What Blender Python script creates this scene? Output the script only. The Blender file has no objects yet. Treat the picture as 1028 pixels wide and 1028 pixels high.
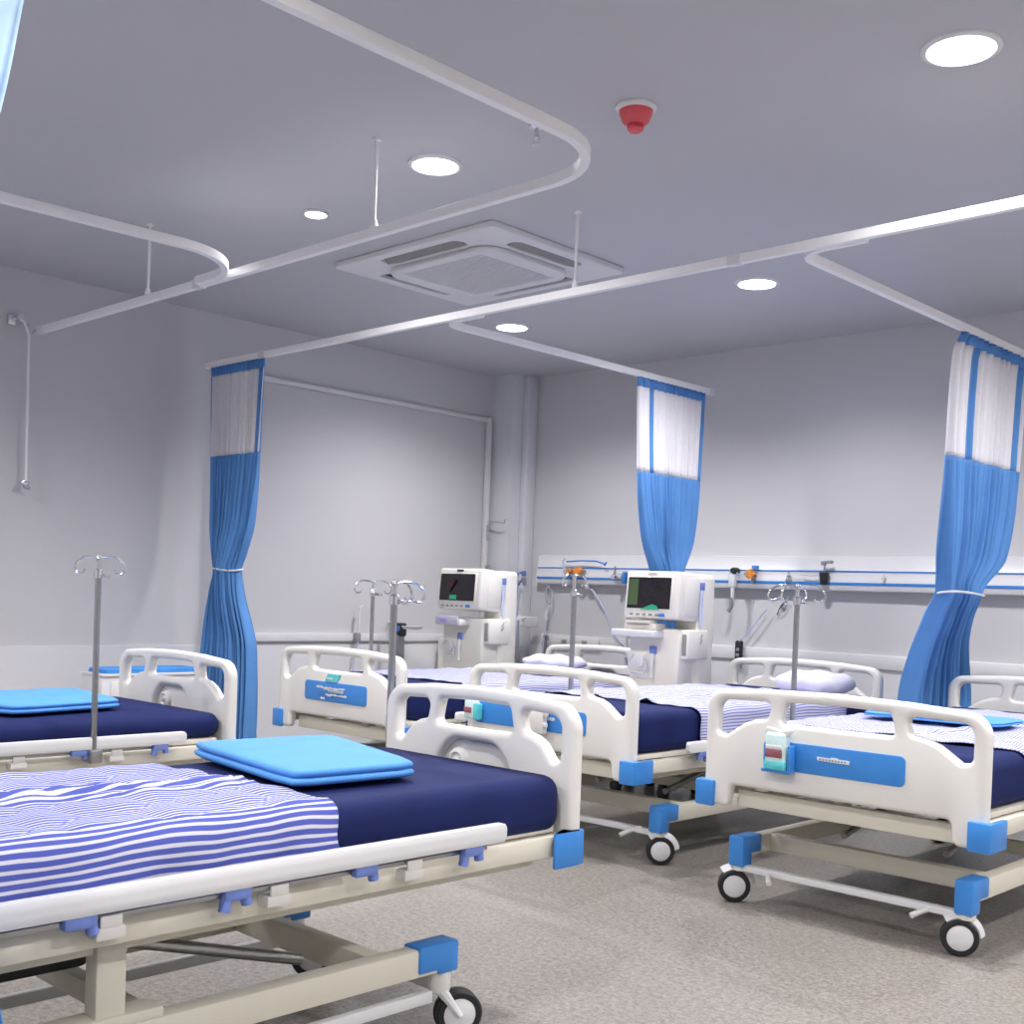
import bpy, bmesh, math, random
from mathutils import Vector, Matrix, geometry
random.seed(7)
PI = math.pi
scene = bpy.context.scene
COL = scene.collection

# ------------------------------------------------------------------ materials
def new_mat(name):
    m = bpy.data.materials.new(name); m.use_nodes = True
    nt = m.node_tree
    return m, nt, nt.nodes['Principled BSDF']

def mat(name, col, rough=0.5, metal=0.0, vary=0.04, scale=30.0, bump=0.0, bscale=200.0, spec=0.5, sheen=0.0, coat=0.0):
    m, nt, b = new_mat(name)
    tc = nt.nodes.new('ShaderNodeTexCoord')
    nz = nt.nodes.new('ShaderNodeTexNoise'); nz.inputs['Scale'].default_value = scale
    nz.inputs['Detail'].default_value = 3
    nt.links.new(tc.outputs['Object'], nz.inputs['Vector'])
    rp = nt.nodes.new('ShaderNodeValToRGB')
    rp.color_ramp.elements[0].position = 0.3; rp.color_ramp.elements[1].position = 0.7
    lo = [max(0, c * (1 - vary)) for c in col]; hi = [min(1, c * (1 + vary)) for c in col]
    rp.color_ramp.elements[0].color = (*lo, 1); rp.color_ramp.elements[1].color = (*hi, 1)
    nt.links.new(nz.outputs['Fac'], rp.inputs['Fac'])
    nt.links.new(rp.outputs['Color'], b.inputs['Base Color'])
    b.inputs['Roughness'].default_value = rough; b.inputs['Metallic'].default_value = metal
    b.inputs['Specular IOR Level'].default_value = spec
    if sheen: b.inputs['Sheen Weight'].default_value = sheen
    if coat: b.inputs['Coat Weight'].default_value = coat
    if bump:
        n2 = nt.nodes.new('ShaderNodeTexNoise'); n2.inputs['Scale'].default_value = bscale
        nt.links.new(tc.outputs['Object'], n2.inputs['Vector'])
        bp = nt.nodes.new('ShaderNodeBump'); bp.inputs['Strength'].default_value = bump
        bp.inputs['Distance'].default_value = 0.002
        nt.links.new(n2.outputs['Fac'], bp.inputs['Height'])
        nt.links.new(bp.outputs['Normal'], b.inputs['Normal'])
    return m

def emit(name, col, strength):
    m, nt, b = new_mat(name)
    b.inputs['Base Color'].default_value = (*col, 1)
    b.inputs['Emission Color'].default_value = (*col, 1)
    b.inputs['Emission Strength'].default_value = strength
    return m

def stripe_mat(name, blue, white, pitch, duty):
    """stripes that follow the cloth: v of the UV map is the arc length across the sheet in metres"""
    m, nt, b = new_mat(name)
    uv = nt.nodes.new('ShaderNodeUVMap'); uv.uv_map = 'weave'
    nz = nt.nodes.new('ShaderNodeTexNoise'); nz.inputs['Scale'].default_value = 5.0; nz.inputs['Detail'].default_value = 2
    nt.links.new(uv.outputs['UV'], nz.inputs['Vector'])
    sep = nt.nodes.new('ShaderNodeSeparateXYZ'); nt.links.new(uv.outputs['UV'], sep.inputs[0])
    mm = nt.nodes.new('ShaderNodeMath'); mm.operation = 'MULTIPLY_ADD'
    nt.links.new(nz.outputs['Fac'], mm.inputs[0]); mm.inputs[1].default_value = pitch * 0.8
    nt.links.new(sep.outputs['Y'], mm.inputs[2])
    dv = nt.nodes.new('ShaderNodeMath'); dv.operation = 'DIVIDE'
    nt.links.new(mm.outputs[0], dv.inputs[0]); dv.inputs[1].default_value = pitch
    fr = nt.nodes.new('ShaderNodeMath'); fr.operation = 'FRACT'; nt.links.new(dv.outputs[0], fr.inputs[0])
    rp = nt.nodes.new('ShaderNodeValToRGB'); e = rp.color_ramp.elements
    e[0].position = 0.0; e[0].color = (*blue, 1)
    e[1].position = duty; e[1].color = (*blue, 1)
    n = rp.color_ramp.elements.new(duty + 0.06); n.color = (*white, 1)
    n = rp.color_ramp.elements.new(0.95); n.color = (*white, 1)
    n = rp.color_ramp.elements.new(1.0); n.color = (*blue, 1)
    nt.links.new(fr.outputs[0], rp.inputs['Fac'])
    nt.links.new(rp.outputs['Color'], b.inputs['Base Color'])
    b.inputs['Roughness'].default_value = 0.85
    b.inputs['Specular IOR Level'].default_value = 0.2
    return m

M = {}
M['wall'] = mat('grey_wall_paint', (0.62, 0.615, 0.63), 0.62, vary=0.012, scale=1.2, bump=0.08, bscale=150)
M['dado'] = mat('pale_dado_paint', (0.74, 0.74, 0.765), 0.5, vary=0.01, scale=2, bump=0.05)
M['column'] = mat('column_paint', (0.72, 0.725, 0.755), 0.5, vary=0.01, scale=2)
M['ceiling'] = mat('grey_ceiling_paint', (0.545, 0.545, 0.57), 0.7, vary=0.012, scale=1.0)
M['plastic'] = mat('warm_white_moulded_plastic', (0.80, 0.785, 0.75), 0.34, vary=0.01, scale=4)
M['white'] = mat('white_plastic', (0.76, 0.76, 0.77), 0.35, vary=0.01)
M['rail'] = mat('white_powder_coated_rail', (0.93, 0.92, 0.93), 0.4, vary=0.01)
M['cream'] = mat('cream_painted_steel', (0.72, 0.69, 0.585), 0.38, vary=0.015, scale=8)
M['machine'] = mat('cream_white_machine_shell', (0.83, 0.80, 0.73), 0.4, vary=0.015, scale=6)
M['machine_dark'] = mat('grey_machine_insert', (0.30, 0.29, 0.28), 0.45)
M['blue'] = mat('blue_plastic', (0.045, 0.25, 0.68), 0.35, vary=0.03, scale=10)
M['navy'] = mat('navy_mattress_cover', (0.010, 0.018, 0.095), 0.8, vary=0.12, scale=6, bump=0.25, bscale=500, spec=0.2)
M['pillow'] = mat('light_blue_cotton', (0.095, 0.335, 0.79), 0.75, vary=0.05, scale=8, bump=0.2, bscale=400)
M['pillow_side'] = mat('mid_blue_cotton', (0.06, 0.30, 0.76), 0.75, vary=0.05, scale=8)
M['curtain'] = mat('blue_curtain_cloth', (0.115, 0.32, 0.70), 0.8, vary=0.06, scale=5, bump=0.15, bscale=600)
M['mesh'] = mat('white_curtain_mesh', (0.87, 0.86, 0.90), 0.85, vary=0.02, scale=60, bump=0.3, bscale=900)
M['skymesh'] = mat('pale_blue_curtain_mesh', (0.46, 0.62, 0.80), 0.8, vary=0.25, scale=9, bump=0.2, bscale=700)
def let_light_through(m, f):
    nt = m.node_tree; b = nt.nodes['Principled BSDF']; out = nt.nodes['Material Output']
    tr = nt.nodes.new('ShaderNodeBsdfTranslucent'); mx = nt.nodes.new('ShaderNodeMixShader'); mx.inputs[0].default_value = f
    nt.links.new(b.inputs['Base Color'].links[0].from_socket, tr.inputs['Color'])
    nt.links.new(b.outputs[0], mx.inputs[1]); nt.links.new(tr.outputs[0], mx.inputs[2]); nt.links.new(mx.outputs[0], out.inputs['Surface'])
for k in ('curtain', 'mesh', 'skymesh'): let_light_through(M[k], .14)
M['rope'] = mat('pale_tie_cord', (0.75, 0.77, 0.80), 0.7)
M['chrome'] = mat('chrome', (0.75, 0.75, 0.77), 0.16, 1.0, vary=0.02)
M['steel'] = mat('brushed_steel', (0.42, 0.42, 0.42), 0.32, 1.0, vary=0.05, scale=60)
M['rubber'] = mat('black_rubber', (0.012, 0.012, 0.015), 0.55, vary=0.1)
M['black'] = mat('black_plastic', (0.02, 0.021, 0.024), 0.4, vary=0.1)
M['wheel'] = mat('grey_white_wheel_disc', (0.72, 0.72, 0.73), 0.4, vary=0.01)
M['violet'] = mat('violet_blue_clamp_plastic', (0.16, 0.24, 0.60), 0.45, vary=0.08)
M['red'] = mat('red_detector_plastic', (0.82, 0.11, 0.13), 0.4, vary=0.03)
M['orange'] = mat('orange_valve_plastic', (0.85, 0.30, 0.05), 0.4, vary=0.05)
M['teal'] = mat('turquoise_film', (0.12, 0.62, 0.68), 0.25, vary=0.1, scale=40)
M['palepack'] = mat('pale_mint_film', (0.66, 0.86, 0.86), 0.25, vary=0.08, scale=60)
M['maroon'] = mat('maroon_print', (0.32, 0.10, 0.13), 0.4, vary=0.2, scale=80)
M['beige'] = mat('beige_card', (0.70, 0.66, 0.58), 0.6)
M['grey'] = mat('mid_grey_plastic', (0.30, 0.31, 0.34), 0.45)
M['lav'] = mat('lavender_white_cotton', (0.62, 0.62, 0.74), 0.85, vary=0.06, scale=14, bump=0.3, bscale=120)
M['tube'] = mat('clear_blue_tubing', (0.55, 0.62, 0.82), 0.2, vary=0.05)
M['screen'] = mat('dark_screen_glass', (0.018, 0.014, 0.020), 0.08, vary=0.4, scale=9)
M['screen_green'] = emit('green_screen_patch', (0.02, 0.30, 0.17), 0.35)
M['screen_glow'] = emit('dim_screen_glow', (0.06, 0.10, 0.04), 0.18)
M['screen_red'] = emit('dim_red_screen_glow', (0.045, 0.012, 0.012), 0.12)
M['purple'] = mat('purple_print', (0.55, 0.35, 0.85), 0.5)
M['stripe'] = stripe_mat('blue_and_white_striped_cotton', (0.085, 0.11, 0.42), (0.62, 0.62, 0.70), 0.0168, 0.55)
M['stripe_far'] = stripe_mat('fine_blue_and_white_striped_cotton', (0.19, 0.21, 0.50), (0.60, 0.60, 0.71), 0.0130, 0.42)
M['lens'] = emit('downlight_lens', (1.0, 0.97, 0.985), 22.0)
M['floor'], nt, b = new_mat('speckled_grey_vinyl')
tc = nt.nodes.new('ShaderNodeTexCoord')
n1 = nt.nodes.new('ShaderNodeTexNoise'); n1.inputs['Scale'].default_value = 55; n1.inputs['Detail'].default_value = 6; n1.inputs['Roughness'].default_value = 0.75
n2 = nt.nodes.new('ShaderNodeTexVoronoi'); n2.inputs['Scale'].default_value = 130
n3 = nt.nodes.new('ShaderNodeTexNoise'); n3.inputs['Scale'].default_value = 1.3
for n in (n1, n2, n3): nt.links.new(tc.outputs['Object'], n.inputs['Vector'])
r1 = nt.nodes.new('ShaderNodeValToRGB')
r1.color_ramp.elements[0].position = 0.36; r1.color_ramp.elements[0].color = (0.125, 0.113, 0.10, 1)
r1.color_ramp.elements[1].position = 0.64; r1.color_ramp.elements[1].color = (0.37, 0.342, 0.308, 1)
nt.links.new(n1.outputs['Fac'], r1.inputs['Fac'])
r2 = nt.nodes.new('ShaderNodeValToRGB')
r2.color_ramp.elements[0].position = 0.1; r2.color_ramp.elements[0].color = (0.405, 0.385, 0.352, 1)
r2.color_ramp.elements[1].position = 0.8; r2.color_ramp.elements[1].color = (0.15, 0.135, 0.12, 1)
nt.links.new(n2.outputs['Distance'], r2.inputs['Fac'])
mx = nt.nodes.new('ShaderNodeMix'); mx.data_type = 'RGBA'; mx.inputs['Factor'].default_value = 0.35
nt.links.new(r1.outputs['Color'], mx.inputs['A']); nt.links.new(r2.outputs['Color'], mx.inputs['B'])
hs = nt.nodes.new('ShaderNodeHueSaturation'); nt.links.new(mx.outputs['Result'], hs.inputs['Color'])
mr = nt.nodes.new('ShaderNodeMapRange'); mr.inputs['To Min'].default_value = 0.9; mr.inputs['To Max'].default_value = 1.1
nt.links.new(n3.outputs['Fac'], mr.inputs['Value']); nt.links.new(mr.outputs['Result'], hs.inputs['Value'])
nt.links.new(hs.outputs['Color'], b.inputs['Base Color'])
b.inputs['Roughness'].default_value = 0.38
b.inputs['Specular IOR Level'].default_value = 0.35

# ------------------------------------------------------------------ mesh helpers
class MB:
    def __init__(self): self.bm = bmesh.new()
    def box(self, lo, hi, bev=0.0, seg=2, rot=None, pivot=None):
        lo = Vector(lo); hi = Vector(hi); c = (lo + hi) / 2; s = hi - lo
        t = bmesh.new()
        bmesh.ops.create_cube(t, size=1.0)
        for v in t.verts: v.co = Vector((v.co.x * s.x, v.co.y * s.y, v.co.z * s.z)) + c
        if bev:
            bmesh.ops.bevel(t, geom=t.edges[:], offset=min(bev, min(s) * 0.49), segments=seg, profile=0.5, affect='EDGES')
        self._merge(t, rot, pivot); return self
    def _merge(self, t, rot=None, pivot=None):
        if rot is not None:
            p = Vector(pivot) if pivot is not None else Vector((0, 0, 0))
            for v in t.verts: v.co = rot @ (v.co - p) + p
        me = bpy.data.meshes.new('tmp'); t.to_mesh(me); t.free()
        self.bm.from_mesh(me); bpy.data.meshes.remove(me)
    def sweep(self, pts, prof, closed=False, up=None, caps=True, radii=None):
        """sweep a 2-D profile (list of (a,b)) along pts"""
        pts = [Vector(p) for p in pts]; n = len(pts); bm = self.bm; rings = []
        tang = []
        for i in range(n):
            if closed: d = pts[(i + 1) % n] - pts[i - 1]
            elif i == 0: d = pts[1] - pts[0]
            elif i == n - 1: d = pts[-1] - pts[-2]
            else: d = (pts[i + 1] - pts[i]).normalized() + (pts[i] - pts[i - 1]).normalized()
            tang.append(d.normalized() if d.length > 1e-9 else Vector((0, 0, 1)))
        if up is not None: nrm = Vector(up)
        else:
            t0 = tang[0]; nrm = Vector((0, 0, 1)) if abs(t0.z) < 0.9 else Vector((1, 0, 0))
        for i in range(n):
            t = tang[i]
            if up is not None: a = Vector(up)
            else: a = nrm
            a = (a - t * a.dot(t))
            if a.length < 1e-6: a = t.orthogonal()
            a.normalize(); nrm = a; bb = t.cross(a)
            r = radii[i] if radii else 1.0
            rings.append([bm.verts.new(pts[i] + bb * (u * r) + a * (v * r)) for u, v in prof])
        k = len(prof)
        for i in range(n if closed else n - 1):
            A = rings[i]; B = rings[(i + 1) % n]
            for j in range(k): bm.faces.new((A[j], A[(j + 1) % k], B[(j + 1) % k], B[j]))
        if caps and not closed:
            bm.faces.new(rings[0][::-1]); bm.faces.new(rings[-1])
        return self
    def tube(self, pts, r, n=10, closed=False, radii=None):
        prof = [(math.cos(2 * PI * i / n) * r, math.sin(2 * PI * i / n) * r) for i in range(n)]
        return self.sweep(pts, prof, closed, radii=radii)
    def lathe(self, prof, origin=(0, 0, 0), axis=(0, 0, 1), n=28):
        """prof list of (radius, height) revolved about axis through origin"""
        ax = Vector(axis).normalized(); a = ax.orthogonal().normalized(); bb = ax.cross(a); o = Vector(origin); bm = self.bm
        rings = []
        for r, h in prof:
            if r < 1e-6: rings.append([bm.verts.new(o + ax * h)])
            else: rings.append([bm.verts.new(o + ax * h + a * (r * math.cos(2 * PI * i / n)) + bb * (r * math.sin(2 * PI * i / n))) for i in range(n)])
        for A, B in zip(rings[:-1], rings[1:]):
            if len(A) == 1 and len(B) == 1: continue
            for i in range(n):
                j = (i + 1) % n
                if len(A) == 1: bm.faces.new((A[0], B[j], B[i]))
                elif len(B) == 1: bm.faces.new((A[i], A[j], B[0]))
                else: bm.faces.new((A[i], A[j], B[j], B[i]))
        return self
    def prism(self, poly, axis, lo, hi, bev=0.0):
        """poly: 2-D points; axis 'x': poly is (y,z), 'y': (x,z), 'z': (x,y)"""
        t = bmesh.new()
        def P(p, h): return {'x': (h, p[0], p[1]), 'y': (p[0], h, p[1]), 'z': (p[0], p[1], h)}[axis]
        A = [t.verts.new(P(p, lo)) for p in poly]; B = [t.verts.new(P(p, hi)) for p in poly]
        t.faces.new(A); t.faces.new(B[::-1])
        for i in range(len(poly)):
            j = (i + 1) % len(poly); t.faces.new((A[i], B[i], B[j], A[j]))
        bmesh.ops.recalc_face_normals(t, faces=t.faces[:])
        if bev: bmesh.ops.bevel(t, geom=t.edges[:], offset=bev, segments=2, profile=0.5, affect='EDGES')
        self._merge(t); return self
    def build(self, name, material, parent=None, angle=38):
        bm = self.bm
        bmesh.ops.recalc_face_normals(bm, faces=bm.faces[:])
        me = bpy.data.meshes.new(name); bm.to_mesh(me); bm.free()
        return finish(name, me, material, parent, angle)

def finish(name, me, material, parent=None, angle=38):
    me.materials.clear(); me.materials.append(material)
    me.polygons.foreach_set('use_smooth', [True] * len(me.polygons))
    me.set_sharp_from_angle(angle=math.radians(angle))
    o = bpy.data.objects.new(name, me); COL.objects.link(o)
    if parent is not None: o.parent = parent
    return o

def tag(o, label=None, cat=None, group=None, kind=None):
    if label: o['label'] = label
    if cat: o['category'] = cat
    if group: o['group'] = group
    if kind: o['kind'] = kind
    return o
def thing(name, label, cat, loc=(0, 0, 0), rz=0.0, group=None):
    o = bpy.data.objects.new(name, None); COL.objects.link(o)
    o.empty_display_size = 0.1
    o.location = loc; o.rotation_euler = (0, 0, rz)
    return tag(o, label, cat, group)
def kids(o): return [c for c in bpy.data.objects if c.parent == o]
def copy_tree(o, parent=None):
    c = o.copy(); COL.objects.link(c)
    if parent is not None: c.parent = parent
    for ch in kids(o): copy_tree(ch, c)
    return c

def round_poly(pts, n=6):
    """pts: (x, y, radius) -> filleted outline"""
    out = []; N = len(pts)
    for i in range(N):
        p0 = Vector(pts[i - 1][:2]); p1 = Vector(pts[i][:2]); p2 = Vector(pts[(i + 1) % N][:2]); r = pts[i][2]
        if r <= 0: out.append(tuple(p1)); continue
        a = (p0 - p1).normalized(); b = (p2 - p1).normalized()
        ang = a.angle(b)
        if ang > PI - 0.03: out.append(tuple(p1)); continue
        d = min(r / math.tan(ang / 2), (p0 - p1).length * 0.49, (p2 - p1).length * 0.49)
        rr = d * math.tan(ang / 2)
        c = p1 + (a + b).normalized() * (rr / math.sin(ang / 2))
        s = p1 + a * d - c; e = p1 + b * d - c
        tot = s.angle(e); sgn = 1 if s.x * e.y - s.y * e.x > 0 else -1
        for k in range(n + 1):
            t = tot * k / n * sgn
            out.append((c.x + s.x * math.cos(t) - s.y * math.sin(t), c.y + s.x * math.sin(t) + s.y * math.cos(t)))
    return out

def board_mesh(loops, thick, bev, seg=4):
    """flat plate in x-z with holes and rounded edges (first loop is the outline); lies in y 0..thick"""
    def area(L): return sum(L[i - 1][0] * L[i][1] - L[i][0] * L[i - 1][1] for i in range(len(L))) / 2
    LL = []
    for i, L in enumerate(loops):
        Q = []
        for p in L:
            if not Q or (p[0] - Q[-1][0]) ** 2 + (p[1] - Q[-1][1]) ** 2 > 1e-8: Q.append(p)
        if (Q[0][0] - Q[-1][0]) ** 2 + (Q[0][1] - Q[-1][1]) ** 2 < 1e-8: Q.pop()
        if (area(Q) > 0) != (i == 0): Q = Q[::-1]
        LL.append(Q)
    def inset(L, d):
        out = []; N = len(L)
        for i in range(N):
            p0, p1, p2 = Vector(L[i - 1]), Vector(L[i]), Vector(L[(i + 1) % N])
            e0 = (p1 - p0).normalized(); e1 = (p2 - p1).normalized()
            n0 = Vector((-e0.y, e0.x)); n1 = Vector((-e1.y, e1.x)); m = n0 + n1
            if m.length < 1e-6: m = n0
            m.normalize(); k = 1 / max(.5, m.dot(n0))
            out.append(p1 + m * d * k)
        return out
    bm = bmesh.new()
    lev = []
    for k in range(seg + 1):
        f = PI / 2 * k / seg; lev.append((bev * (1 - math.sin(f)), bev * (1 - math.cos(f))))
    lev = lev + [(i_, thick - y_) for i_, y_ in lev[::-1]]
    rings = []
    for ins, y in lev:
        rings.append([[bm.verts.new((p.x, y, p.y)) for p in inset(L, ins)] for L in LL])
    for A, B in zip(rings[:-1], rings[1:]):
        for la, lb in zip(A, B):
            for i in range(len(la)):
                j = (i + 1) % len(la); bm.faces.new((la[i], la[j], lb[j], lb[i]))
    flat = []; edges = []
    for L in LL:
        o_ = len(flat); flat += inset(L, bev); n_ = len(L)
        edges += [(o_ + i, o_ + (i + 1) % n_) for i in range(n_)]
    vo, eo, fo, ov, oe, of = geometry.delaunay_2d_cdt([Vector(p) for p in flat], edges, [], 0, 1e-7)
    polys = []; k_ = 0
    for L in LL: polys.append(flat[k_:k_ + len(L)]); k_ += len(L)
    def inside(p, P):
        c = False
        for i in range(len(P)):
            a_, b_ = P[i - 1], P[i]
            if (a_[1] > p[1]) != (b_[1] > p[1]) and p[0] < (b_[0] - a_[0]) * (p[1] - a_[1]) / (b_[1] - a_[1]) + a_[0]: c = not c
        return c
    keep = []
    for f in fo:
        c = (sum(vo[i][0] for i in f) / len(f), sum(vo[i][1] for i in f) / len(f))
        if inside(c, polys[0]) and not any(inside(c, P) for P in polys[1:]): keep.append(f)
    fo = keep
    for R in (rings[0], rings[-1]):
        allv = [v for L in R for v in L]
        mp = [allv[o_[0]] if o_ else None for o_ in ov]
        for f in fo:
            q = [mp[i] for i in f]
            if None in q or len(set(q)) < 3: continue
            try: bm.faces.new(q)
            except ValueError: pass
    bmesh.ops.recalc_face_normals(bm, faces=bm.faces[:])
    me = bpy.data.meshes.new('plate'); bm.to_mesh(me); bm.free()
    return me

def arc(c, r, a0, a1, n=14, z=None):
    return [(c[0] + r * math.cos(a0 + (a1 - a0) * i / n), c[1] + r * math.sin(a0 + (a1 - a0) * i / n), z) for i in range(n + 1)]
def rrect(x0, x1, z0, z1, r, n=5):
    return round_poly([(x0, z0, r), (x1, z0, r), (x1, z1, r), (x0, z1, r)], n)

# ------------------------------------------------------------------ the room
YB, XL, ZC = 6.71, -6.52, 2.795
XR, YF = 2.9, -2.9
def struct(name, mb, m): return tag(mb.build(name, m), kind='structure')
struct('floor', MB().box((XL - .1, YF - .1, -.1), (XR + .1, YB + .1, 0)), M['floor'])
struct('ceiling', MB().box((XL - .1, YF - .1, ZC), (XR + .1, YB + .1, ZC + .1)), M['ceiling'])
struct('wall_left', MB().box((XL - .1, YF, 0), (XL, YB, ZC)), M['wall'])
struct('wall_back', MB().box((XL, YB, 0), (XR, YB + .1, ZC)), M['wall'])
struct('wall_right', MB().box((XR, YF, 0), (XR + .1, YB, ZC)), M['wall'])
struct('wall_front', MB().box((XL, YF - .1, 0), (XR, YF, ZC)), M['wall'])
# corner pillar with a slim pipe boxing on its right
struct('trim_1', MB().box((XL, 6.49, 0), (-6.30, YB, ZC)).box((-6.30, 6.60, 0), (-6.24, YB, ZC), .01), M['column'])
# pale dado and the bumper boards that cap it
struct('trim_2', MB().box((XL, YF, 0), (XL + .012, 6.49, .722)), M['dado'])
struct('trim_3', MB().box((-6.24, YB - .012, 0), (XR, YB, .735)), M['dado'])
struct('trim_4', MB().box((XL, 4.30, .745), (XL + .03, 6.49, .80), .006), M['white'])
struct('trim_5', MB().box((-6.10, YB - .03, .735), (XR, YB, .822), .008), M['white'])

# surface conduit on the left wall with the drop in the corner
t = thing('wall_conduit', 'white surface conduit running along left wall behind curtain and dropping down at corner pillar', 'conduit', (XL, 5.0, 2.445))
MB().box((.004, -.93, -.014), (.034, 1.455, .018), .006).build('horizontal_trunking', M['white'], t)
MB().box((.004, 1.415, -1.62), (.042, 1.455, .018), .008).build('vertical_pipe', M['white'], t)
mb = MB(); mb.tube([(.03, 1.44, -.785), (.16, 1.42, -.785), (.24, 1.42, -.795), (.25, 1.42, -.765)], .006)
mb.tube([(.05, 1.43, -.805), (.05, 1.43, -.925)], .007)
mb.build('hook_arm', M['chrome'], t)
MB().box((.04, 1.43, -1.165), (.07, 1.46, -1.115), .006).build('clamp', M['grey'], t)

# ------------------------------------------------------------------ ceiling fixtures
def downlight(label, x, y, r, group='recessed downlights in view', power=1.0):
    t = thing('downlight', label, 'ceiling light', (x, y, ZC), 0, group)
    MB().lathe([(r * 1.0, 0), (r * 1.22, 0), (r * 1.2, -.006), (r * 1.02, -.011), (r * 1.0, -.006)]).build('trim_ring', M['white'], t)
    MB().lathe([(0, -.005), (r * .97, -.005), (r * 1.0, -.003), (r * 1.0, 0)]).build('lens', M['lens'], t)
    la = bpy.data.lights.new('lamp', 'SPOT'); la.energy = LAMP * power; la.color = (1.0, .975, .985)
    la.spot_size = math.radians(150); la.spot_blend = .75; la.shadow_soft_size = r * .9
    lo = bpy.data.objects.new('lamp', la); COL.objects.link(lo); lo.parent = t; lo.location = (0, 0, -.012)
    return t
LAMP = 165.0
downlight('large round recessed downlight shining at the right end of the ceiling, nearest of the lights', -1.553, 3.477, .098)
downlight('round recessed downlight framed by the big curved curtain track beside its rod', -3.524, 3.140, .090)
downlight('small warm spot downlight left of the big round light, half the size of the others', -4.402, 3.213, .048, power=.75)
downlight('round recessed downlight above the straight curtain track, right of the air conditioner', -3.448, 5.363, .096)
downlight('round recessed downlight just behind the air conditioner, close to the back corner', -5.224, 5.346, .094)
for x, y in ((-1.55, 1.1), (-3.5, .2), (-5.4, 1.0), (-5.4, -1.2), (-3.5, -1.6), (.5, 3.4), (.5, 1.1), (-1.55, -1.2), (.6, -1.2), (.4, 5.4), (2.1, 2.2), (2.1, 4.8), (-1.2, 5.5)):
    downlight('round recessed downlight out in the rest of the ward ceiling', x, y, .096, 'downlights over the rest of the ward')

t = thing('smoke_detector', 'red fire detector with a white base ring on the ceiling', 'fire detector', (-2.573, 3.205, ZC))
MB().lathe([(0, 0), (.072, 0), (.072, -.008), (.062, -.016), (0, -.016)]).build('base_ring', M['white'], t)
MB().lathe([(.058, -.014), (.058, -.022), (.046, -.052), (.034, -.062), (0, -.062)]).build('body', M['red'], t)
mb = MB(); mb.lathe([(0, -.086), (.020, -.086), (.028, -.078), (.028, -.072), (.022, -.060), (0, -.060)])
for k in range(6):
    a = k * PI / 3; mb.box((.026 * math.cos(a) - .003, .026 * math.sin(a) - .003, -.076), (.026 * math.cos(a) + .003, .026 * math.sin(a) + .003, -.058))
mb.build('sensor_cap', M['red'], t)

t = thing('sprinkler_head', 'small chrome sprinkler head on the ceiling inside the big curved curtain track', 'sprinkler', (-2.955, 3.115, ZC))
MB().lathe([(0, 0), (.032, 0), (.03, -.008), (.012, -.012), (0, -.012)]).build('escutcheon', M['chrome'], t)
mb = MB().lathe([(0, -.01), (.008, -.01), (.008, -.04), (0, -.04)])
mb.tube([(.010, 0, -.03), (.016, 0, -.045), (.006, 0, -.066)], .0025).tube([(-.010, 0, -.03), (-.016, 0, -.045), (-.006, 0, -.066)], .0025)
mb.lathe([(0, -.066), (.02, -.066), (.02, -.069), (0, -.069)]); mb.build('deflector', M['chrome'], t)

# ceiling cassette air conditioner
ax0, ax1, ay0, ay1 = -4.985, -3.825, 3.76, 4.73
acx, acy = (ax0 + ax1) / 2, (ay0 + ay1) / 2; hx, hy = (ax1 - ax0) / 2, (ay1 - ay0) / 2
t = thing('air_conditioner', 'square white ceiling cassette air conditioner with a central grille', 'air conditioner', (acx, acy, ZC))
slots = []
sw = .048
def slot(cx, cy, lx, ly): return rrect(cx - lx, cx + lx, cy - ly, cy + ly, min(lx, ly) * .8, 4)
for s in (-1, 1):
    slots.append(slot(s * (hx * .80), 0, sw, hy * .50)); slots.append(slot(0, s * (hy * .79), hx * .50, sw))
me = board_mesh([rrect(-hx, hx, -hy, hy, .03)] + slots, .03, .006)
for v in me.vertices: v.co = Vector((v.co.x, v.co.z, -v.co.y))
fp = finish('fascia', me, M['white'], t, 30)
MB().box((-hx * .9, -hy * .9, -.004), (hx * .9, hy * .9, -.0005)).build('air_duct', M['black'], t)
for s in (-1, 1):
    rx = Matrix.Rotation(-s * .7, 3, 'Y'); ry = Matrix.Rotation(s * .7, 3, 'X')
    mb = MB().box((s * hx * .80 - sw * .42, -hy * .48, -.022), (s * hx * .80 + sw * .42, hy * .48, -.018), rot=rx, pivot=(s * hx * .8, 0, -.02))
    mb.build('louvre', M['machine_dark'], t)
    mb = MB().box((-hx * .48, s * hy * .79 - sw * .42, -.022), (hx * .48, s * hy * .79 + sw * .42, -.018), rot=ry, pivot=(0, s * hy * .79, -.02))
    mb.build('louvre', M['machine_dark'], t)
gx, gy = hx * .68, hy * .66
me = board_mesh([round_poly([(-gx, -gy, .13), (gx, -gy, .13), (gx, gy, .13), (-gx, gy, .13)], 8), rrect(-gx * .74, gx * .74, -gy * .80, gy * .80, .01)], .028, .011)
for v in me.vertices: v.co = Vector((v.co.x, v.co.z, -.030 - v.co.y))
finish('raised_panel', me, M['white'], t, 30)
MB().box((-gx * .76, -gy * .82, -.036), (gx * .76, gy * .82, -.031)).build('filter', M['black'], t)
mb = MB()
for i in range(30):
    x = -gx * .74 + (i + .5) * gx * 1.48 / 30; mb.box((x - .0052, -gy * .80, -.052), (x + .0052, gy * .80, -.044))
for i in range(9):
    y = -gy * .80 + (i + .5) * gy * 1.6 / 9; mb.box((-gx * .74, y - .002, -.050), (gx * .74, y + .002, -.043))
mb.build('intake_grille', M['white'], t)

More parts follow.
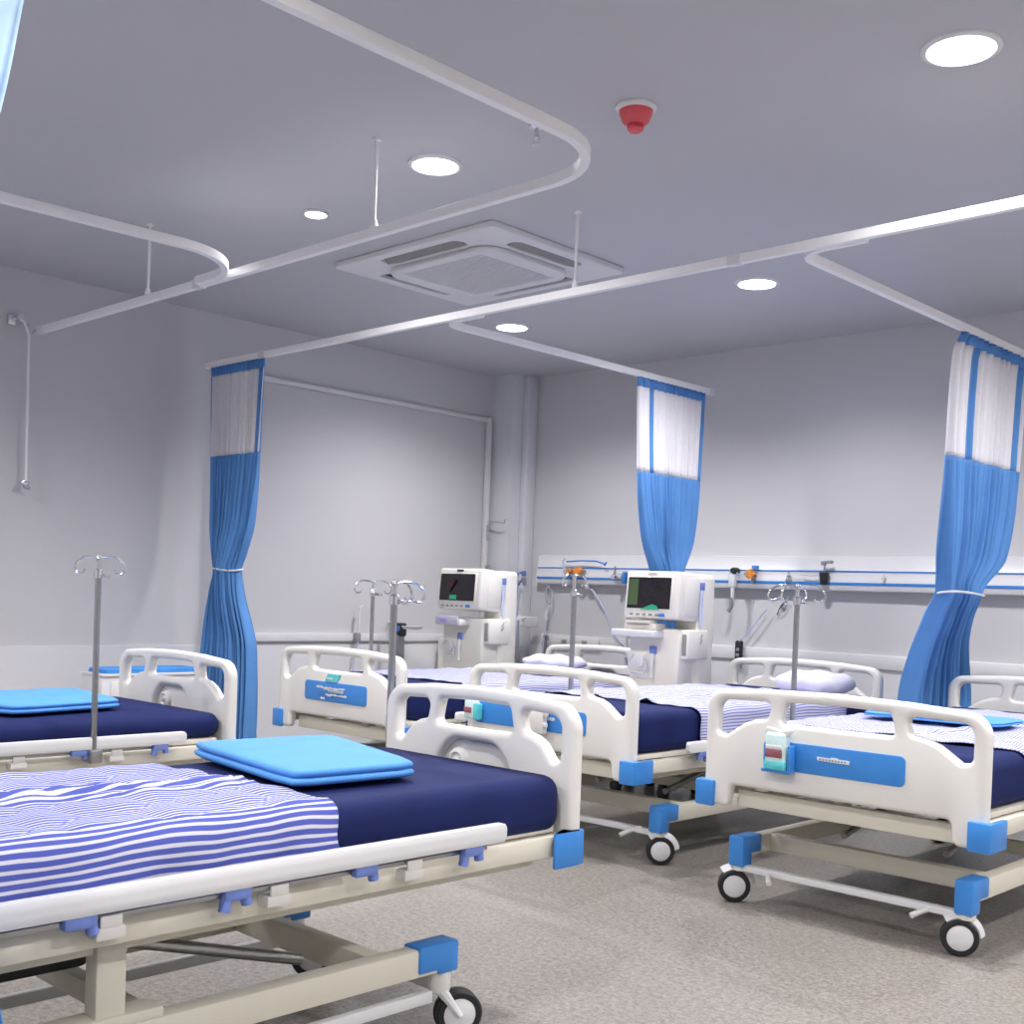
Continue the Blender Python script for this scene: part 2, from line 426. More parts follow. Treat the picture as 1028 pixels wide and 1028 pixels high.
# ------------------------------------------------------------------ curtain tracks
ZR = 2.46
PROF = [(-.014, -.036), (.014, -.036), (.016, -.030), (.016, -.004), (.012, 0), (-.012, 0), (-.016, -.004), (-.016, -.030)]
def track(name, label, pts, rods=(), joints=(), caps=()):
    t = thing(name, label, 'curtain track', (pts[0][0], pts[0][1], ZR), 0, 'ceiling curtain tracks'); o = Vector(t.location)
    MB().sweep([Vector(p) - o for p in pts], PROF, up=(0, 0, 1)).build('track', M['rail'], t)
    for x, y in rods:
        p = Vector((x, y, ZR)) - o
        m2 = MB().tube([p + Vector((0, 0, -.002)), p + Vector((0, 0, ZC - ZR - .004))], .0065, 10)
        m2.lathe([(0, 0), (.012, 0), (.016, .004), (.010, .03), (0, .03)], p)
        m2.lathe([(0, ZC - ZR - .008), (.016, ZC - ZR - .008), (.016, ZC - ZR), (0, ZC - ZR)], p)
        m2.build('hanging_rod', M['rail'], t)
    for x, y, ang in joints:
        p = Vector((x, y, ZR)) - o; R = Matrix.Rotation(ang, 3, 'Z')
        MB().box(p + Vector((-.03, -.019, -.039)), p + Vector((.03, .019, .003)), .003, rot=R, pivot=p).build('joint_sleeve', M['white'], t)
    return t
zz = lambda L: [(p[0], p[1], ZR) for p in L]
xA, yR = -2.298, 2.822
r = .30
track('curtain_track', 'big curved white curtain track sweeping overhead and back to the left wall',
      zz([(xA, -.6), (xA, yR - r)] + arc((xA - r, yR - r), r, 0, PI / 2, 16) + [(xA - r - .05, yR), (-6.32, yR)]),
      rods=[(xA, 0.4), (-3.5, yR), (-5.17, yR)], joints=[(-4.72, yR, 0), (-6.30, yR, 0)])
r = .34; xl = -4.215
track('curtain_track', 'short curved white curtain track at left joining the bigger curved one',
      zz([(xl - .14, -.6), (xl, yR - .045 - r)] + arc((xl - r, yR - .035 - r), r, 0, PI / 2, 16) + [(xl - r - .12, yR - .034)]), rods=[(xl - .085, .5)])
yM = 3.915
track('curtain_track', 'long straight white curtain track running from left wall curtain to right edge of photo',
      zz([(-6.43, yM), (1.4, yM)]), rods=[(-3.447, yM), (-.8, yM)], joints=[(-5.83, yM, 0), (-2.62, yM, 0)])
def spur(x, label, ymax):
    r = .13; y0 = yM + .036
    track('curtain_track', label, zz([(x + r + .16, y0), (x + r, y0)] + arc((x + r, y0 + r), r, -PI / 2, -PI, 12)[0:] + [(x, ymax)]), joints=[(x, ymax - .02, PI / 2)])
spur(-4.35, 'white curtain track branch with a hooked start running to middle curtain', 6.30)
spur(-2.375, 'white curtain track branch with a hooked start running to right hand curtain', 6.35)
# ------------------------------------------------------------------ curtains
def curtain(label, P, d, nrm, rows, ztop, zmesh, tapes, folds, mesh_m, tie_z=None, seed=0, phase=0.0):
    """rows: (z, a, b, off, amp): extent a..b along d, offset along nrm, fold depth, from top to hem"""
    rnd = random.Random(seed)
    d = Vector(d); nrm = Vector(nrm); P = Vector(P)
    t = thing('privacy_curtain', label, 'curtain', P, 0, 'tied bed curtains')
    NS, NZ = 150, 90
    zlo = rows[-1][0]
    w1, w2 = rnd.uniform(.5, 1.4), rnd.uniform(2, 4)
    K = len(rows)
    def slopes(c):
        dlt = [(rows[i + 1][c] - rows[i][c]) / (rows[i + 1][0] - rows[i][0]) for i in range(K - 1)]
        out = [dlt[0]]
        for i in range(1, K - 1):
            p, q = dlt[i - 1], dlt[i]; out.append(0 if p * q <= 0 else 2 * p * q / (p + q))
        return out + [dlt[-1]]
    SL = [slopes(c) for c in range(1, 5)]
    def at(z):
        z = min(rows[0][0], max(rows[-1][0], z))
        for i in range(K - 1):
            A, B = rows[i], rows[i + 1]
            if A[0] >= z >= B[0]:
                hh = B[0] - A[0]; u = (z - A[0]) / hh
                h00 = 2 * u ** 3 - 3 * u * u + 1; h10 = u ** 3 - 2 * u * u + u; h01 = 3 * u * u - 2 * u ** 3; h11 = u ** 3 - u * u
                return [h00 * A[c] + h10 * hh * SL[c - 1][i] + h01 * B[c] + h11 * hh * SL[c - 1][i + 1] for c in range(1, 5)]
    def pt(s, z):
        a, b_, off, amp = at(z)
        f = s + .010 * math.sin(2 * PI * s * w2 + w1) + .006 * math.sin(z * 3 + s * 9)
        ph = 2 * PI * folds * f + phase
        w = math.sin(ph) + .35 * math.sin(ph * 2.3 + w1 + z * .7)
        rnd_d = math.sqrt(max(0, 1 - (2 * s - 1) ** 2)) * max(0, min(.05, abs(b_ - a) * .25) - .0) * max(0, min(1, (.45 - abs(b_ - a)) / .22))
        along = a + (b_ - a) * s + .25 * amp * math.cos(ph * 1.1)
        return d * along + nrm * (off + amp * w - rnd_d) + Vector((0, 0, z - P.z))
    zs = [ztop + (zlo - ztop) * i / NZ for i in range(NZ + 1)]
    if zmesh is not None:
        for tz in (ztop - .055, zmesh):
            k = min(range(len(zs)), key=lambda i: abs(zs[i] - tz)); zs[k] = tz
    regions = {'header_band': ([], M['curtain']), 'mesh_panel': ([], mesh_m), 'drape': ([], M['curtain'])}
    V = [[pt(j / NS, z) for j in range(NS + 1)] for z in zs]
    tl = [[] for _ in tapes]
    for i in range(NZ):
        zm = (zs[i] + zs[i + 1]) / 2
        for j in range(NS):
            s = (j + .5) / NS
            if zm > ztop - .055: regions['header_band'][0].append((i, j)); continue
            if zm < zmesh: regions['drape'][0].append((i, j)); continue
            for k, (s0, s1) in enumerate(tapes):
                if s0 <= s <= s1: tl[k].append((i, j)); break
            else: regions['mesh_panel'][0].append((i, j))
    def emit_part(name, faces, m):
        if not faces: return
        bm = bmesh.new(); vm = {}
        def v(i, j):
            if (i, j) not in vm: vm[(i, j)] = bm.verts.new(V[i][j])
            return vm[(i, j)]
        for i, j in faces: bm.faces.new((v(i, j), v(i, j + 1), v(i + 1, j + 1), v(i + 1, j)))
        bmesh.ops.recalc_face_normals(bm, faces=bm.faces[:])
        me = bpy.data.meshes.new(name); bm.to_mesh(me); bm.free()
        o = finish(name, me, m, t, 180)
        md = o.modifiers.new('cloth', 'SOLIDIFY'); md.thickness = .003; md.offset = 0
        return o
    for nme, (f, m) in regions.items():
        o = emit_part(nme, f, m)
        if nme == 'mesh_panel' and o: o['label'] = 'white mesh panel' if mesh_m is M['mesh'] else 'pale blue mesh panel'
    for f in tl:
        o = emit_part('edge_tape', f, M['curtain'])
        if o: o['label'] = 'blue vertical tape'
    if tie_z:
        a, b_, off, amp = at(tie_z); c = (a + b_) / 2; hw = abs(b_ - a) / 2 + .012; hd = amp * 1.35 + .028
        pts = []
        for k in range(28):
            th = 2 * PI * k / 28
            pts.append(d * (c + hw * math.cos(th)) + nrm * (off - .015 + hd * math.sin(th)) + Vector((0, 0, tie_z - P.z + .006 * math.sin(2 * th))))
        o = MB().tube(pts, .006, 8, closed=True).build('tie_cord', M['rope'], t); o['label'] = 'pale tie cord'
    return t

Z1 = ZR - .036
curtain('blue and white curtain tied at the waist hanging against the left wall', (-6.1, yM, Z1), (1, 0, 0), (0, 1, 0),
        [(Z1, -.275, .30, 0, .009), (1.88, -.245, .275, 0, .013), (1.50, -.215, .225, 0, .024), (1.28, -.155, .145, 0, .026), (1.195, -.12, .11, 0, .026), (1.08, -.15, .125, 0, .03), (.70, -.24, .245, 0, .04), (.20, -.25, .26, 0, .045)],
        Z1, 1.88, [(.0, .03), (.91, .985)], 16, M['mesh'], 1.195, 1)
curtain('middle blue and white curtain on back wall behind the machine with wider screen', (-4.35, 5.87, Z1), (0, 1, 0), (-1, 0, 0),
        [(Z1, -.33, .36, 0, .010), (1.868, -.295, .335, 0, .014), (1.50, -.22, .275, .0, .024), (1.18, -.05, .11, .02, .028), (1.05, -.01, .12, .03, .034), (.80, .06, .25, .05, .04), (.20, .07, .32, .05, .045)],
        Z1, 1.868, [(.14, .185), (.95, 1.0)], 14, M['mesh'], 1.13, 2, 1.1)
curtain('blue and white curtain tied at the waist at the right edge of photo', (-2.375, 5.75, Z1), (0, 1, 0), (-1, 0, 0),
        [(Z1, -.28, .56, 0, .010), (2.30, -.36, .53, 0, .013), (1.83, -.39, .47, 0, .018), (1.38, -.34, .36, .03, .034), (1.192, -.27, .13, .06, .034), (1.08, -.26, .14, .11, .04), (.64, -.22, .46, .24, .045), (.20, -.18, .50, .25, .045)],
        Z1, 1.83, [(.165, .25), (.85, .93)], 11, M['mesh'], 1.192, 3, .4)
curtain('curtain at far left photo edge, only a pale blue sliver and hem showing', (-2.298, .60, Z1), (0, 1, 0), (1, 0, 0),
        [(Z1, -.45, .41, 0, .014), (2.21, -.42, .372, 0, .018), (2.0, -.40, .335, 0, .022), (1.5, -.30, .20, .06, .026), (1.2, -.20, .04, .16, .028), (.95, -.24, .06, .34, .032), (.70, -.34, .12, .40, .035), (.34, -.46, .212, .41, .04), (.04, -.50, .235, .41, .04)],
        Z1, 1.88, [], 11, M['skymesh'], 1.2, 4)

# infusion hanger on the left wall under the track end
t = thing('drip_hanger_rod', 'thin white infusion rod hanging on the left wall below the track end', 'hanger rod', (-6.45, 2.825, 1.60))
MB().tube([(0, 0, .02), (0, -.005, .83), (-.005, -.03, .90), (-.03, -.045, .92)], .0075, 10).build('rod', M['rail'], t)
mb = MB().tube([(0, 0, .03), (.0, .02, .0), (-.02, .03, -.01), (-.035, .01, .0), (-.02, -.015, .02)], .006, 8); mb.box((-.012, -.03, .015), (.012, .02, .035), .004)
mb.build('bottom_hook', M['chrome'], t)
mb = MB().box((-.07, -.10, .88), (-.045, -.06, .94), .006).tube([(-.06, -.08, .91), (-.03, -.045, .92), (.0, -.01, .88)], .008).lathe([(0, -.012), (.02, -.012), (.02, .012), (0, .012)], (-.03, -.045, .925), (1, 0, 0), 16)
mb.build('wall_bracket', M['chrome'], t)
mb = MB().tube([(0, 0, .84), (.06, 0, .852), (.115, 0, .838)], .005); mb.build('link', M['chrome'], t)

# ------------------------------------------------------------------ beds
BT = .046
def board_loops(W, recess):
    h = W / 2
    zt, zb = .797, .366
    f = lambda u: -h + u * W
    outer = [(-h, zb, .022), (-h + .105, zb, .022), (-h + .115, .446, .02), (h - .115, .446, .02), (h - .105, zb, .022), (h, zb, .022), (h, zt - .012, .075), (W * .25, zt + .006, 0), (0, zt + .012, 0), (-W * .25, zt + .006, 0), (-h, zt - .012, .075)]
    outer = round_poly(outer, 8)
    zr = .757
    p = .052
    def side(s):
        L = [(s * (h - p), .632, .020), (s * (h - p - W * .034), .628, .015), (s * (h - W * .154), .676, .05), (s * (h - W * .195), .692, .02), (s * (h - W * .245), .700, .018), (s * (h - W * .262), zr + .002, .022), (s * (h - p), zr - .004, .040)]
        return round_poly(L if s < 0 else L[::-1], 6)
    mid = [(-W * .205, .690, .016), (-W * .10, .688, .1), (0, .687, 0), (W * .10, .688, .1), (W * .205, .690, .016), (W * .185, zr + .006, .020), (0, zr + .010, 0), (-W * .185, zr + .006, .020)]
    mid = round_poly(mid, 6)
    loops = [outer, side(-1), side(1), mid]
    if recess:
        loops.append(round_poly([(-.15, .455, .01), (.15, .455, .01), (.15, .59, .09), (.09, .652, .07), (-.09, .652, .07), (-.15, .59, .09)], 8))
    return loops
def make_board(name, W, parent, y, outward, recess, panel):
    """board standing at y; outward=-1: outer face towards -y"""
    me = board_mesh(board_loops(W, recess), BT, .017)
    for v in me.vertices: v.co.y += y
    o = finish(name, me, M['plastic'], parent, 50)
    y0 = y if outward < 0 else y + BT - .018
    yi = y0 + .018 if outward < 0 else y0
    if recess:
        MB().prism(round_poly([(-.156, .449, .01), (.156, .449, .01), (.156, .594, .09), (.094, .658, .07), (-.094, .658, .07), (-.156, .594, .09)], 8), 'y', y0 + .001, y0 + .017).build('recess_back', M['plastic'], o)
        kn = MB().lathe([(0, 0), (.040, 0), (.036, .012), (.026, .017), (.018, .010), (0, .012)], (.075, yi, .585), (0, -outward, 0), 24)
        k = kn.build('catch', M['plastic'], o)
        MB().lathe([(0, 0), (.012, 0), (.010, .012), (0, .015)], (.075, yi + (-outward) * .012, .585), (0, -outward, 0), 16).build('catch_button', M['white'], o)
    # blue name panel on the outer face
    yo = y - .004 if outward < 0 else y + BT - .003
    me = board_mesh([rrect(W * panel[0], W * panel[1], .528, .628, .02)], .008, .002)
    for v in me.vertices: v.co.y += yo
    pn = finish('name_panel', me, M['blue'], o, 40); pn['label'] = 'blue name panel'
    ys = (yo - .003, yo + .001) if outward < 0 else (yo + .006, yo + .011)
    mb = MB().prism([(-.058 , .579), (.060, .577), (.062, .590), (.02, .590), (.016, .594), (-.006, .594), (-.010, .590), (-.060, .591)], 'y', ys[0], ys[1])
    mb.build('name_plate', M['white'], pn)['label'] = 'white worn lettering strip'
    mb = MB()
    for i in range(9): 
        x = -.050 + i * .0115; mb.box((x, ys[0] - .0006 if outward < 0 else ys[1] - .001, .581), (x + .007, ys[0] + .001 if outward < 0 else ys[1] + .0006, .5865))
    mb.build('worn_letters', M['grey'], pn)
    return o
def caster(parent, x, y, ztop, ang, sgn, trail=.008):
    c = MB().lathe([(0, .118), (.026, .118), (.028, .124), (.028, ztop), (0, ztop)], (x, y, 0)).build('caster', M['plastic'], parent)
    ax = Vector((math.cos(ang), math.sin(ang), 0)); off = Vector((-ax.y, ax.x, 0)) * trail * sgn
    o = Vector((x, y, .0595)) + off
    for s in (-1, 1):
        p = o + ax * (.0115 * s)
        MB().lathe([(.041, -.011), (.054, -.011), (.0590, -.006), (.0590, .006), (.054, .011), (.041, .011), (.041, -.011)], p, ax * s, 32).build('tyre', M['rubber'], c)
        MB().lathe([(0, -.010), (.042, -.010), (.043, .008), (.037, .0115), (.012, .0135), (0, .0135)], p, ax * s, 32).build('wheel_disc', M['wheel'], c)
    # curved fork hood
    side = Vector((-ax.y, ax.x, 0)) * sgn
    mb = MB()
    if trail < .02:
        pts = [o + side * (.068 * math.cos(a)) + Vector((0, 0, .068 * math.sin(a))) for a in [math.radians(q) for q in range(5, 140, 9)]]
        w = .015
        mb.sweep(pts, [(-w, -.004), (w, -.004), (w, .004), (-w, .004)])
    mb.tube([o - ax * .004, o + ax * .004], .012, 12)
    if trail > .02:
        for q in (-1, 1): mb.tube([Vector((x, y, .125)) + ax * (.012 * q), o + ax * (.030 * q)], .012, 8, radii=[1.3, .6])
    mb.build('fork', M['white'], c)
    return c

def bed(label, cx, y, rz, W, dz=0.0, L=2.15, base_in=.11, base_x=.085, cap_z=.135, trail=.008, mgap=.015, mdz=0.0, rails=(1, 1), cols=None, long_bar=False, mth=.170, bo=.018, panel=(-.26, .245), rail_y=(.33, 1.75), caster_ang=(0.9, 0.9, 0.9, 0.9), mat_W=None):
    t = thing('hospital_bed', label, 'hospital bed', (cx, y, 0), rz, 'hospital beds of the ward')
    h = W / 2
    foot = make_board('footboard', W, t, 0, -1, abs(rz) > 1, panel); head = make_board('headboard', W, t, L - BT, 1, True, panel)
    foot.location.z = head.location.z = dz
    # deck frame
    mb = MB()
    for s in (-1, 1):
        x = s * (h - .028)
        mb.box((x - .020, BT + .002, .392), (x + .020, L - BT - .002, .446), .005)
        xi = s * (h - .10)
        mb.box((xi - .018, .10, .355), (xi + .018, L - .1, .391), .005)
    for yy in (.030, L - .030 - .03):
        mb.box((-h + .117, yy + .022, .366), (h - .117, yy + .052, .428), .004)
    for yy in (.55, 1.05, 1.6): mb.box((-h + .03, yy, .40), (h - .03, yy + .04, .44), .004)
    f = mb.build('bed_frame', M['cream'], t); f.location.z = dz
    f['label'] = 'cream steel bed frame'
    d = MB()
    for i in range(4):
        y0 = .07 + i * (L - .14) / 4; d.box((-h + .035, y0 + .004, .450), (h - .035, y0 + (L - .14) / 4 - .004, .470), .004)
    o = d.build('deck', M['beige'], t); o.location.z = dz
    # blue corner bumpers
    for sx in (-1, 1):
        for (y0, y1) in ((-.018, .115), (L - .115, L + .018)):
            x0, x1 = sorted((sx * (h - .052), sx * (h + .022)))
            yf = -bo if y0 < 0 else L + bo
            mb = MB()
            yi = yf + (.024 if y0 < 0 else -.024); ye = y1 if y0 < 0 else y0
            xo = sx * (h + (.024 if bo > .01 else .008)); xm = sx * (h + .002); xn = sx * (h - .052)
            mb.prism([(xn, yf), (xo, yf), (xo, ye), (xm, ye), (xm, yi), (xn, yi)], 'z', .362, .456, .006)
            o = mb.build('corner_bumper', M['blue'], t); o.location.z = dz; o['label'] = 'blue corner bumper'
    # mattress
    mw = (mat_W or W) / 2 - .03
    mb = MB(); tb = bmesh.new(); bmesh.ops.create_cube(tb, size=1)
    for v in tb.verts: v.co = Vector((v.co.x * 2 * mw, (v.co.y + .5) * (L - 2 * BT - mgap - .03) + BT + mgap, (v.co.z + .5) * mth + .642 - mth))
    ve = [e for e in tb.edges if abs(e.verts[0].co.z - e.verts[1].co.z) > .01]
    bmesh.ops.bevel(tb, geom=ve, offset=.055, segments=5, profile=.5, affect='EDGES')
    top = [e for e in tb.edges if all(len([q for q in e.link_faces]) == 2 and abs(v.co.z - .642) < 1e-4 for v in e.verts)]
    bot = [e for e in tb.edges if all(abs(v.co.z - (.642 - mth)) < 1e-4 for v in e.verts)]
    bmesh.ops.bevel(tb, geom=top + bot, offset=.045, segments=6, profile=.5, affect='EDGES')
    mb._merge(tb)
    o = mb.build('mattress', M['navy'], t, 60); o.location.z = dz + mdz; o['label'] = 'navy mattress'
    # folded side rails
    for s, on in zip((-1, 1), rails):
        if not on: continue
        x = s * (h + .028); y0, y1 = rail_y
        prof = [(math.copysign(1, math.cos(a)) * .015 * min(1, abs(math.cos(a)) * 1.5), math.copysign(1, math.sin(a)) * .022 * min(1, abs(math.sin(a)) * 1.25)) for a in [2 * PI * (i + .5) / 16 for i in range(16)]]
        sr = MB().sweep([(x, y0 - .012, .492), (x, y0, .492), (x, y1, .492), (x, y1 + .012, .492)], prof, up=(0, 0, 1), radii=[.55, 1, 1, .55]).build('side_rail', M['white'], t)
        sr.location.z = dz; sr['label'] = 'white folded side rail'
        n = 5
        mb = MB().box((x - s * .012 - .006, y0 + .04, .452), (x - s * .012 + .006, y1 - .05, .462), .002)
        mb.build('lower_bar', M['steel'], sr)
        for k in range(n):
            yy = y0 + .10 + k * (y1 - y0 - .2) / (n - 1)
            mb = MB().box((x - .012, yy - .032, .446), (x + .012, yy + .032, .474), .006)
            mb.tube([(x, yy - .022, .455), (x, yy - .026, .434)], .012, 10)
            if k % 2 == 0: mb.tube([(x, yy + .022, .455), (x, yy + .027, .426)], .012, 10)
            mb.build('clamp', M['violet'], sr)['label'] = 'violet blue plastic clamp'
        for k in range(4):
            yy = y0 + .28 + k * (y1 - y0 - .4) / 3
            xa = sorted((s * (h - .01), s * (h + .030)))
            MB().box((xa[0], yy - .03, .415), (xa[1], yy + .03, .440), .005).box((xa[0] if s < 0 else xa[1] - .008, yy - .022, .438), (xa[1] if s > 0 else xa[0] + .008, yy + .022, .462), .003).build('rail_bracket', M['plastic'], sr)
    # base with blue end caps
    mb = MB(); bi = base_in; bh = L - .25
    for s in (-1, 1):
        x = s * (h - base_x)
        mb.box((x - .026, bi, .172), (x + .026, bh, .240), .006)
    for yy in (bi + .16, bh - .2): mb.box((-h + base_x, yy, .172), (h - base_x, yy + .05, .236), .005)
    mb.box((-h + base_x + .05, (bi + bh) / 2, .178), (h - base_x - .05, (bi + bh) / 2 + .04, .228), .005)
    o = mb.build('base_frame', M['cream'], t)
    for s in (-1, 1):
        x = s * (h - base_x)
        for yy, dr in ((bi, 1), (bh, -1)):
            ya, yb = sorted((yy - dr * .035, yy + dr * .095)); yc, yd = sorted((yy - dr * .035, yy + dr * .025))
            e0, e1, e2 = yy - dr * .035, yy + dr * .030, yy + dr * .095
            m2 = MB().prism([(e0, cap_z), (e1, cap_z), (e1, .180), (e2, .180), (e2, .247), (e0, .247)], 'x', x - .032, x + .032, .008)
            m2.build('base_cap', M['blue'], t)['label'] = 'blue base end cap'
    for yy in (bi, bh):
        MB().box((-h + base_x + .02, yy - .018, .118), (h - base_x - .02, yy + .018, .142), .004).build('brake_bar', M['white'], t)
    if long_bar:
        for s in (-1, 1):
            MB().box((s * (h - base_x) - .012, bi + .03, .096), (s * (h - base_x) + .012, bh - .05, .126), .004).build('brake_bar', M['white'], t)
    for s in (-1, 1):
        pd = MB().tube([(s * (h - base_x - .10), bi + .01, .135), (s * (h - base_x - .13), bi - .02, .125), (s * (h - base_x - .16), bi - .06, .105)], .010, 10)
        pd.build('brake_pedal', M['plastic'], t)
    i = 0
    for yy in (bi, bh):
        for s in (-1, 1):
            caster(t, s * (h - base_x), yy, .175, caster_ang[i] - rz, 1, trail); i += 1
    # lifting columns, crank links and motor
    for yy in (cols or ((bi + .75), bh - .45)):
        for s in (-1, 1):
            x = s * (h - base_x - .008)
            MB().box((x - .024, yy - .032, .238), (x + .024, yy + .032, .40 + dz), .006).box((x - .034, yy - .11, .238), (x + .034, yy + .16, .262), .006).build('lift_column', M['cream'], t)
    MB().tube([(0, .75, .36 + dz), (0, 1.25, .30 + dz)], .028, 14).box((-.06, 1.22, .25 + dz), (.06, 1.42, .35 + dz), .015).build('motor', M['black'], t)
    for s in (-1, 1): MB().tube([(s * .2, bi + .35, .24), (s * .2, bi + .8, .34 + dz), (s * .2, bh - .4, .36 + dz)], .014, 10).build('lifting_linkage', M['steel'], t)
    return t

B5 = dict(x0=-2.478, x1=-1.437, y=3.63)
ca = lambda deg: math.radians(deg)
bed('hospital bed at right facing the aisle with a wipes packet on its footboard', (-2.478 - 1.437) / 2, 3.63, 0, 1.041, base_in=.12, base_x=.095, trail=-.02, L=2.12, rails=(0, 1), rail_y=(.42, 1.6), caster_ang=(ca(-52), ca(-62), ca(-30), ca(-60)))
bed('middle hospital bed of the back row, standing between the two far drip poles', (-3.855 - 2.898) / 2, 3.74, 0, .957, base_in=.26, base_x=.045, panel=(-.44, .245), L=2.15, rail_y=(.35, 1.5), caster_ang=(ca(-50), ca(-48), ca(-30), ca(-60)))
bed('left hospital bed of back row, in front of machine with smaller screen', (-5.265 - 4.265) / 2, 3.70, 0, 1.0, base_in=.30, L=2.15, rail_y=(.35, 1.5), mgap=.08)
bed('nearest hospital bed, cut by left edge, with wide striped sheet and light blue pillow', (-2.81 - 2.034) / 2, 2.42, PI, .775, dz=.028, base_in=.425, base_x=.085, cap_z=.168, trail=.05, mgap=.004, mdz=-.042, cols=(1.305, 1.76), long_bar=True, bo=.003, mth=.15, L=2.15, rails=(1, 1), rail_y=(.34, 1.85), caster_ang=(ca(-28), ca(-30), ca(-28), ca(-30)), mat_W=.80)
bed('navy covered hospital bed by the left wall with a drip pole on its near side', (-5.15 - 4.205) / 2, 2.76, PI, .940, base_in=.35, mgap=.004, mdz=-.070, mth=.10, L=2.15, rail_y=(.27, 1.8))

# ------------------------------------------------------------------ cloths and pillows
def sheet(label, x0, x1, y0, y1, z, drop_l, drop_r, m, seed=0, group='striped bed sheets', ridge=None, slant=0.0):
    """striped cloth over a mattress: stripes run along y; drop_l/r: how far it hangs at each side"""
    rnd = random.Random(seed); bm = bmesh.new(); uvl = bm.loops.layers.uv.new('weave')
    r = .046
    prof = []            # (x, z, arclength)
    a = 0.0
    n = 6
    def add(x, zz):
        nonlocal a
        if prof: a += math.hypot(x - prof[-1][0], zz - prof[-1][1])
        prof.append((x, zz, a))
    if drop_l > 0:
        for k in range(n + 1): add(x0, z - r - drop_l * (1 - k / n))
        for k in range(1, 7): add(x0 + r - r * math.cos(k / 6 * PI / 2), z - r + r * math.sin(k / 6 * PI / 2))
    else: add(x0 + .03, z)
    NX = 60
    xs, xe = prof[-1][0], (x1 - r if drop_r > 0 else x1 - .03)
    for k in range(1, NX + 1): add(xs + (xe - xs) * k / NX, z)
    if drop_r > 0:
        for k in range(1, 7): add(x1 - r + r * math.sin(k / 6 * PI / 2), z - r + r * math.cos(k / 6 * PI / 2))
        for k in range(1, n + 1): add(x1, z - r - drop_r * k / n)
    NY = 90; G = []; p1, p2, p3 = (rnd.uniform(0, 6) for _ in range(3))
    for j in range(NY + 1):
        y = y0 + (y1 - y0) * j / NY; row = []
        for (x, zz, s) in prof:
            wob = .0035 * math.sin(y * 23 + s * 9 + p1) + .003 * math.sin(y * 9 - s * 31 + p2) + .002 * math.sin(y * 51 + s * 17 + p3)
            topw = min(1, max(0, (zz - (z - .10)) / .10))
            ds = .008 * math.sin(y * 4 + s * 5 + p3) * topw + .004 * math.sin(y * 19 + s * 26 + p1) * topw
            rz_ = 0.0
            if ridge and zz > z - .01:
                for (ra, rb, amp, wd) in ridge:
                    q = (x - (ra + rb * (y - y0))) / wd
                    rz_ += amp * math.exp(-q * q) * (1 - j / NY * .25); ds += .012 * math.exp(-q * q)
            ye = y + slant * (j / NY) * (x - x0) / (x1 - x0) + (.006 * math.sin(s * 40 + p2) + .008 * math.sin(s * 11 + p1)) * (1 if j in (0, NY) else 0)
            out = .004 + wob * (1 - topw)
            dx = (-out if x < (x0 + x1) / 2 else out) * (1 - topw) if zz < z - .001 else 0
            row.append((bm.verts.new((x + dx, ye, zz + .004 + (abs(wob) if zz >= z - .001 else 0) + rz_)), (y, s + ds)))
        G.append(row)
    for j in range(NY):
        for i in range(len(prof) - 1):
            q = (G[j][i], G[j][i + 1], G[j + 1][i + 1], G[j + 1][i])
            fc = bm.faces.new([v[0] for v in q])
            for lp, v in zip(fc.loops, q): lp[uvl].uv = v[1]
    bmesh.ops.recalc_face_normals(bm, faces=bm.faces[:])
    me = bpy.data.meshes.new('striped_sheet'); bm.to_mesh(me); bm.free()
    o = finish('striped_sheet', me, m, None, 180)
    md = o.modifiers.new('cloth', 'SOLIDIFY'); md.thickness = .003; md.offset = 1
    return tag(o, label, 'bed sheet', group)

sheet('blue and white striped sheet spread over the nearest bed', -2.800, -2.040,   .36, 1.55, .630, .10, .11, M['stripe'], 1, slant=.06,
      ridge=[(-2.52, .10, .016, .016), (-2.60, .14, .010, .013), (-2.45, .08, .008, .02)])
sheet('striped sheet on the bed by the left wall, only its edge showing at left', -5.125, -4.228, .75, 1.74, .573, .04, .05, M['stripe'], 2)
sheet('striped sheet on the middle back row bed hanging beside the navy foot end', -3.838, -2.913, 4.22, 5.50, .642, .11, .10, M['stripe_far'], 3, ridge=[(-3.2, -.05, .012, .03), (-3.5, .1, .010, .03)])
sheet('striped sheet on the right hand bed with the wipes packet', -2.455, -1.460, 4.00, 5.45, .642, .11, .03, M['stripe_far'], 4, ridge=[(-1.9, .06, .010, .03)])
sheet('striped sheet on the left back row bed behind the nearest footboard', -5.24, -4.29, 4.15, 5.55, .642, .11, .10, M['stripe_far'], 5)

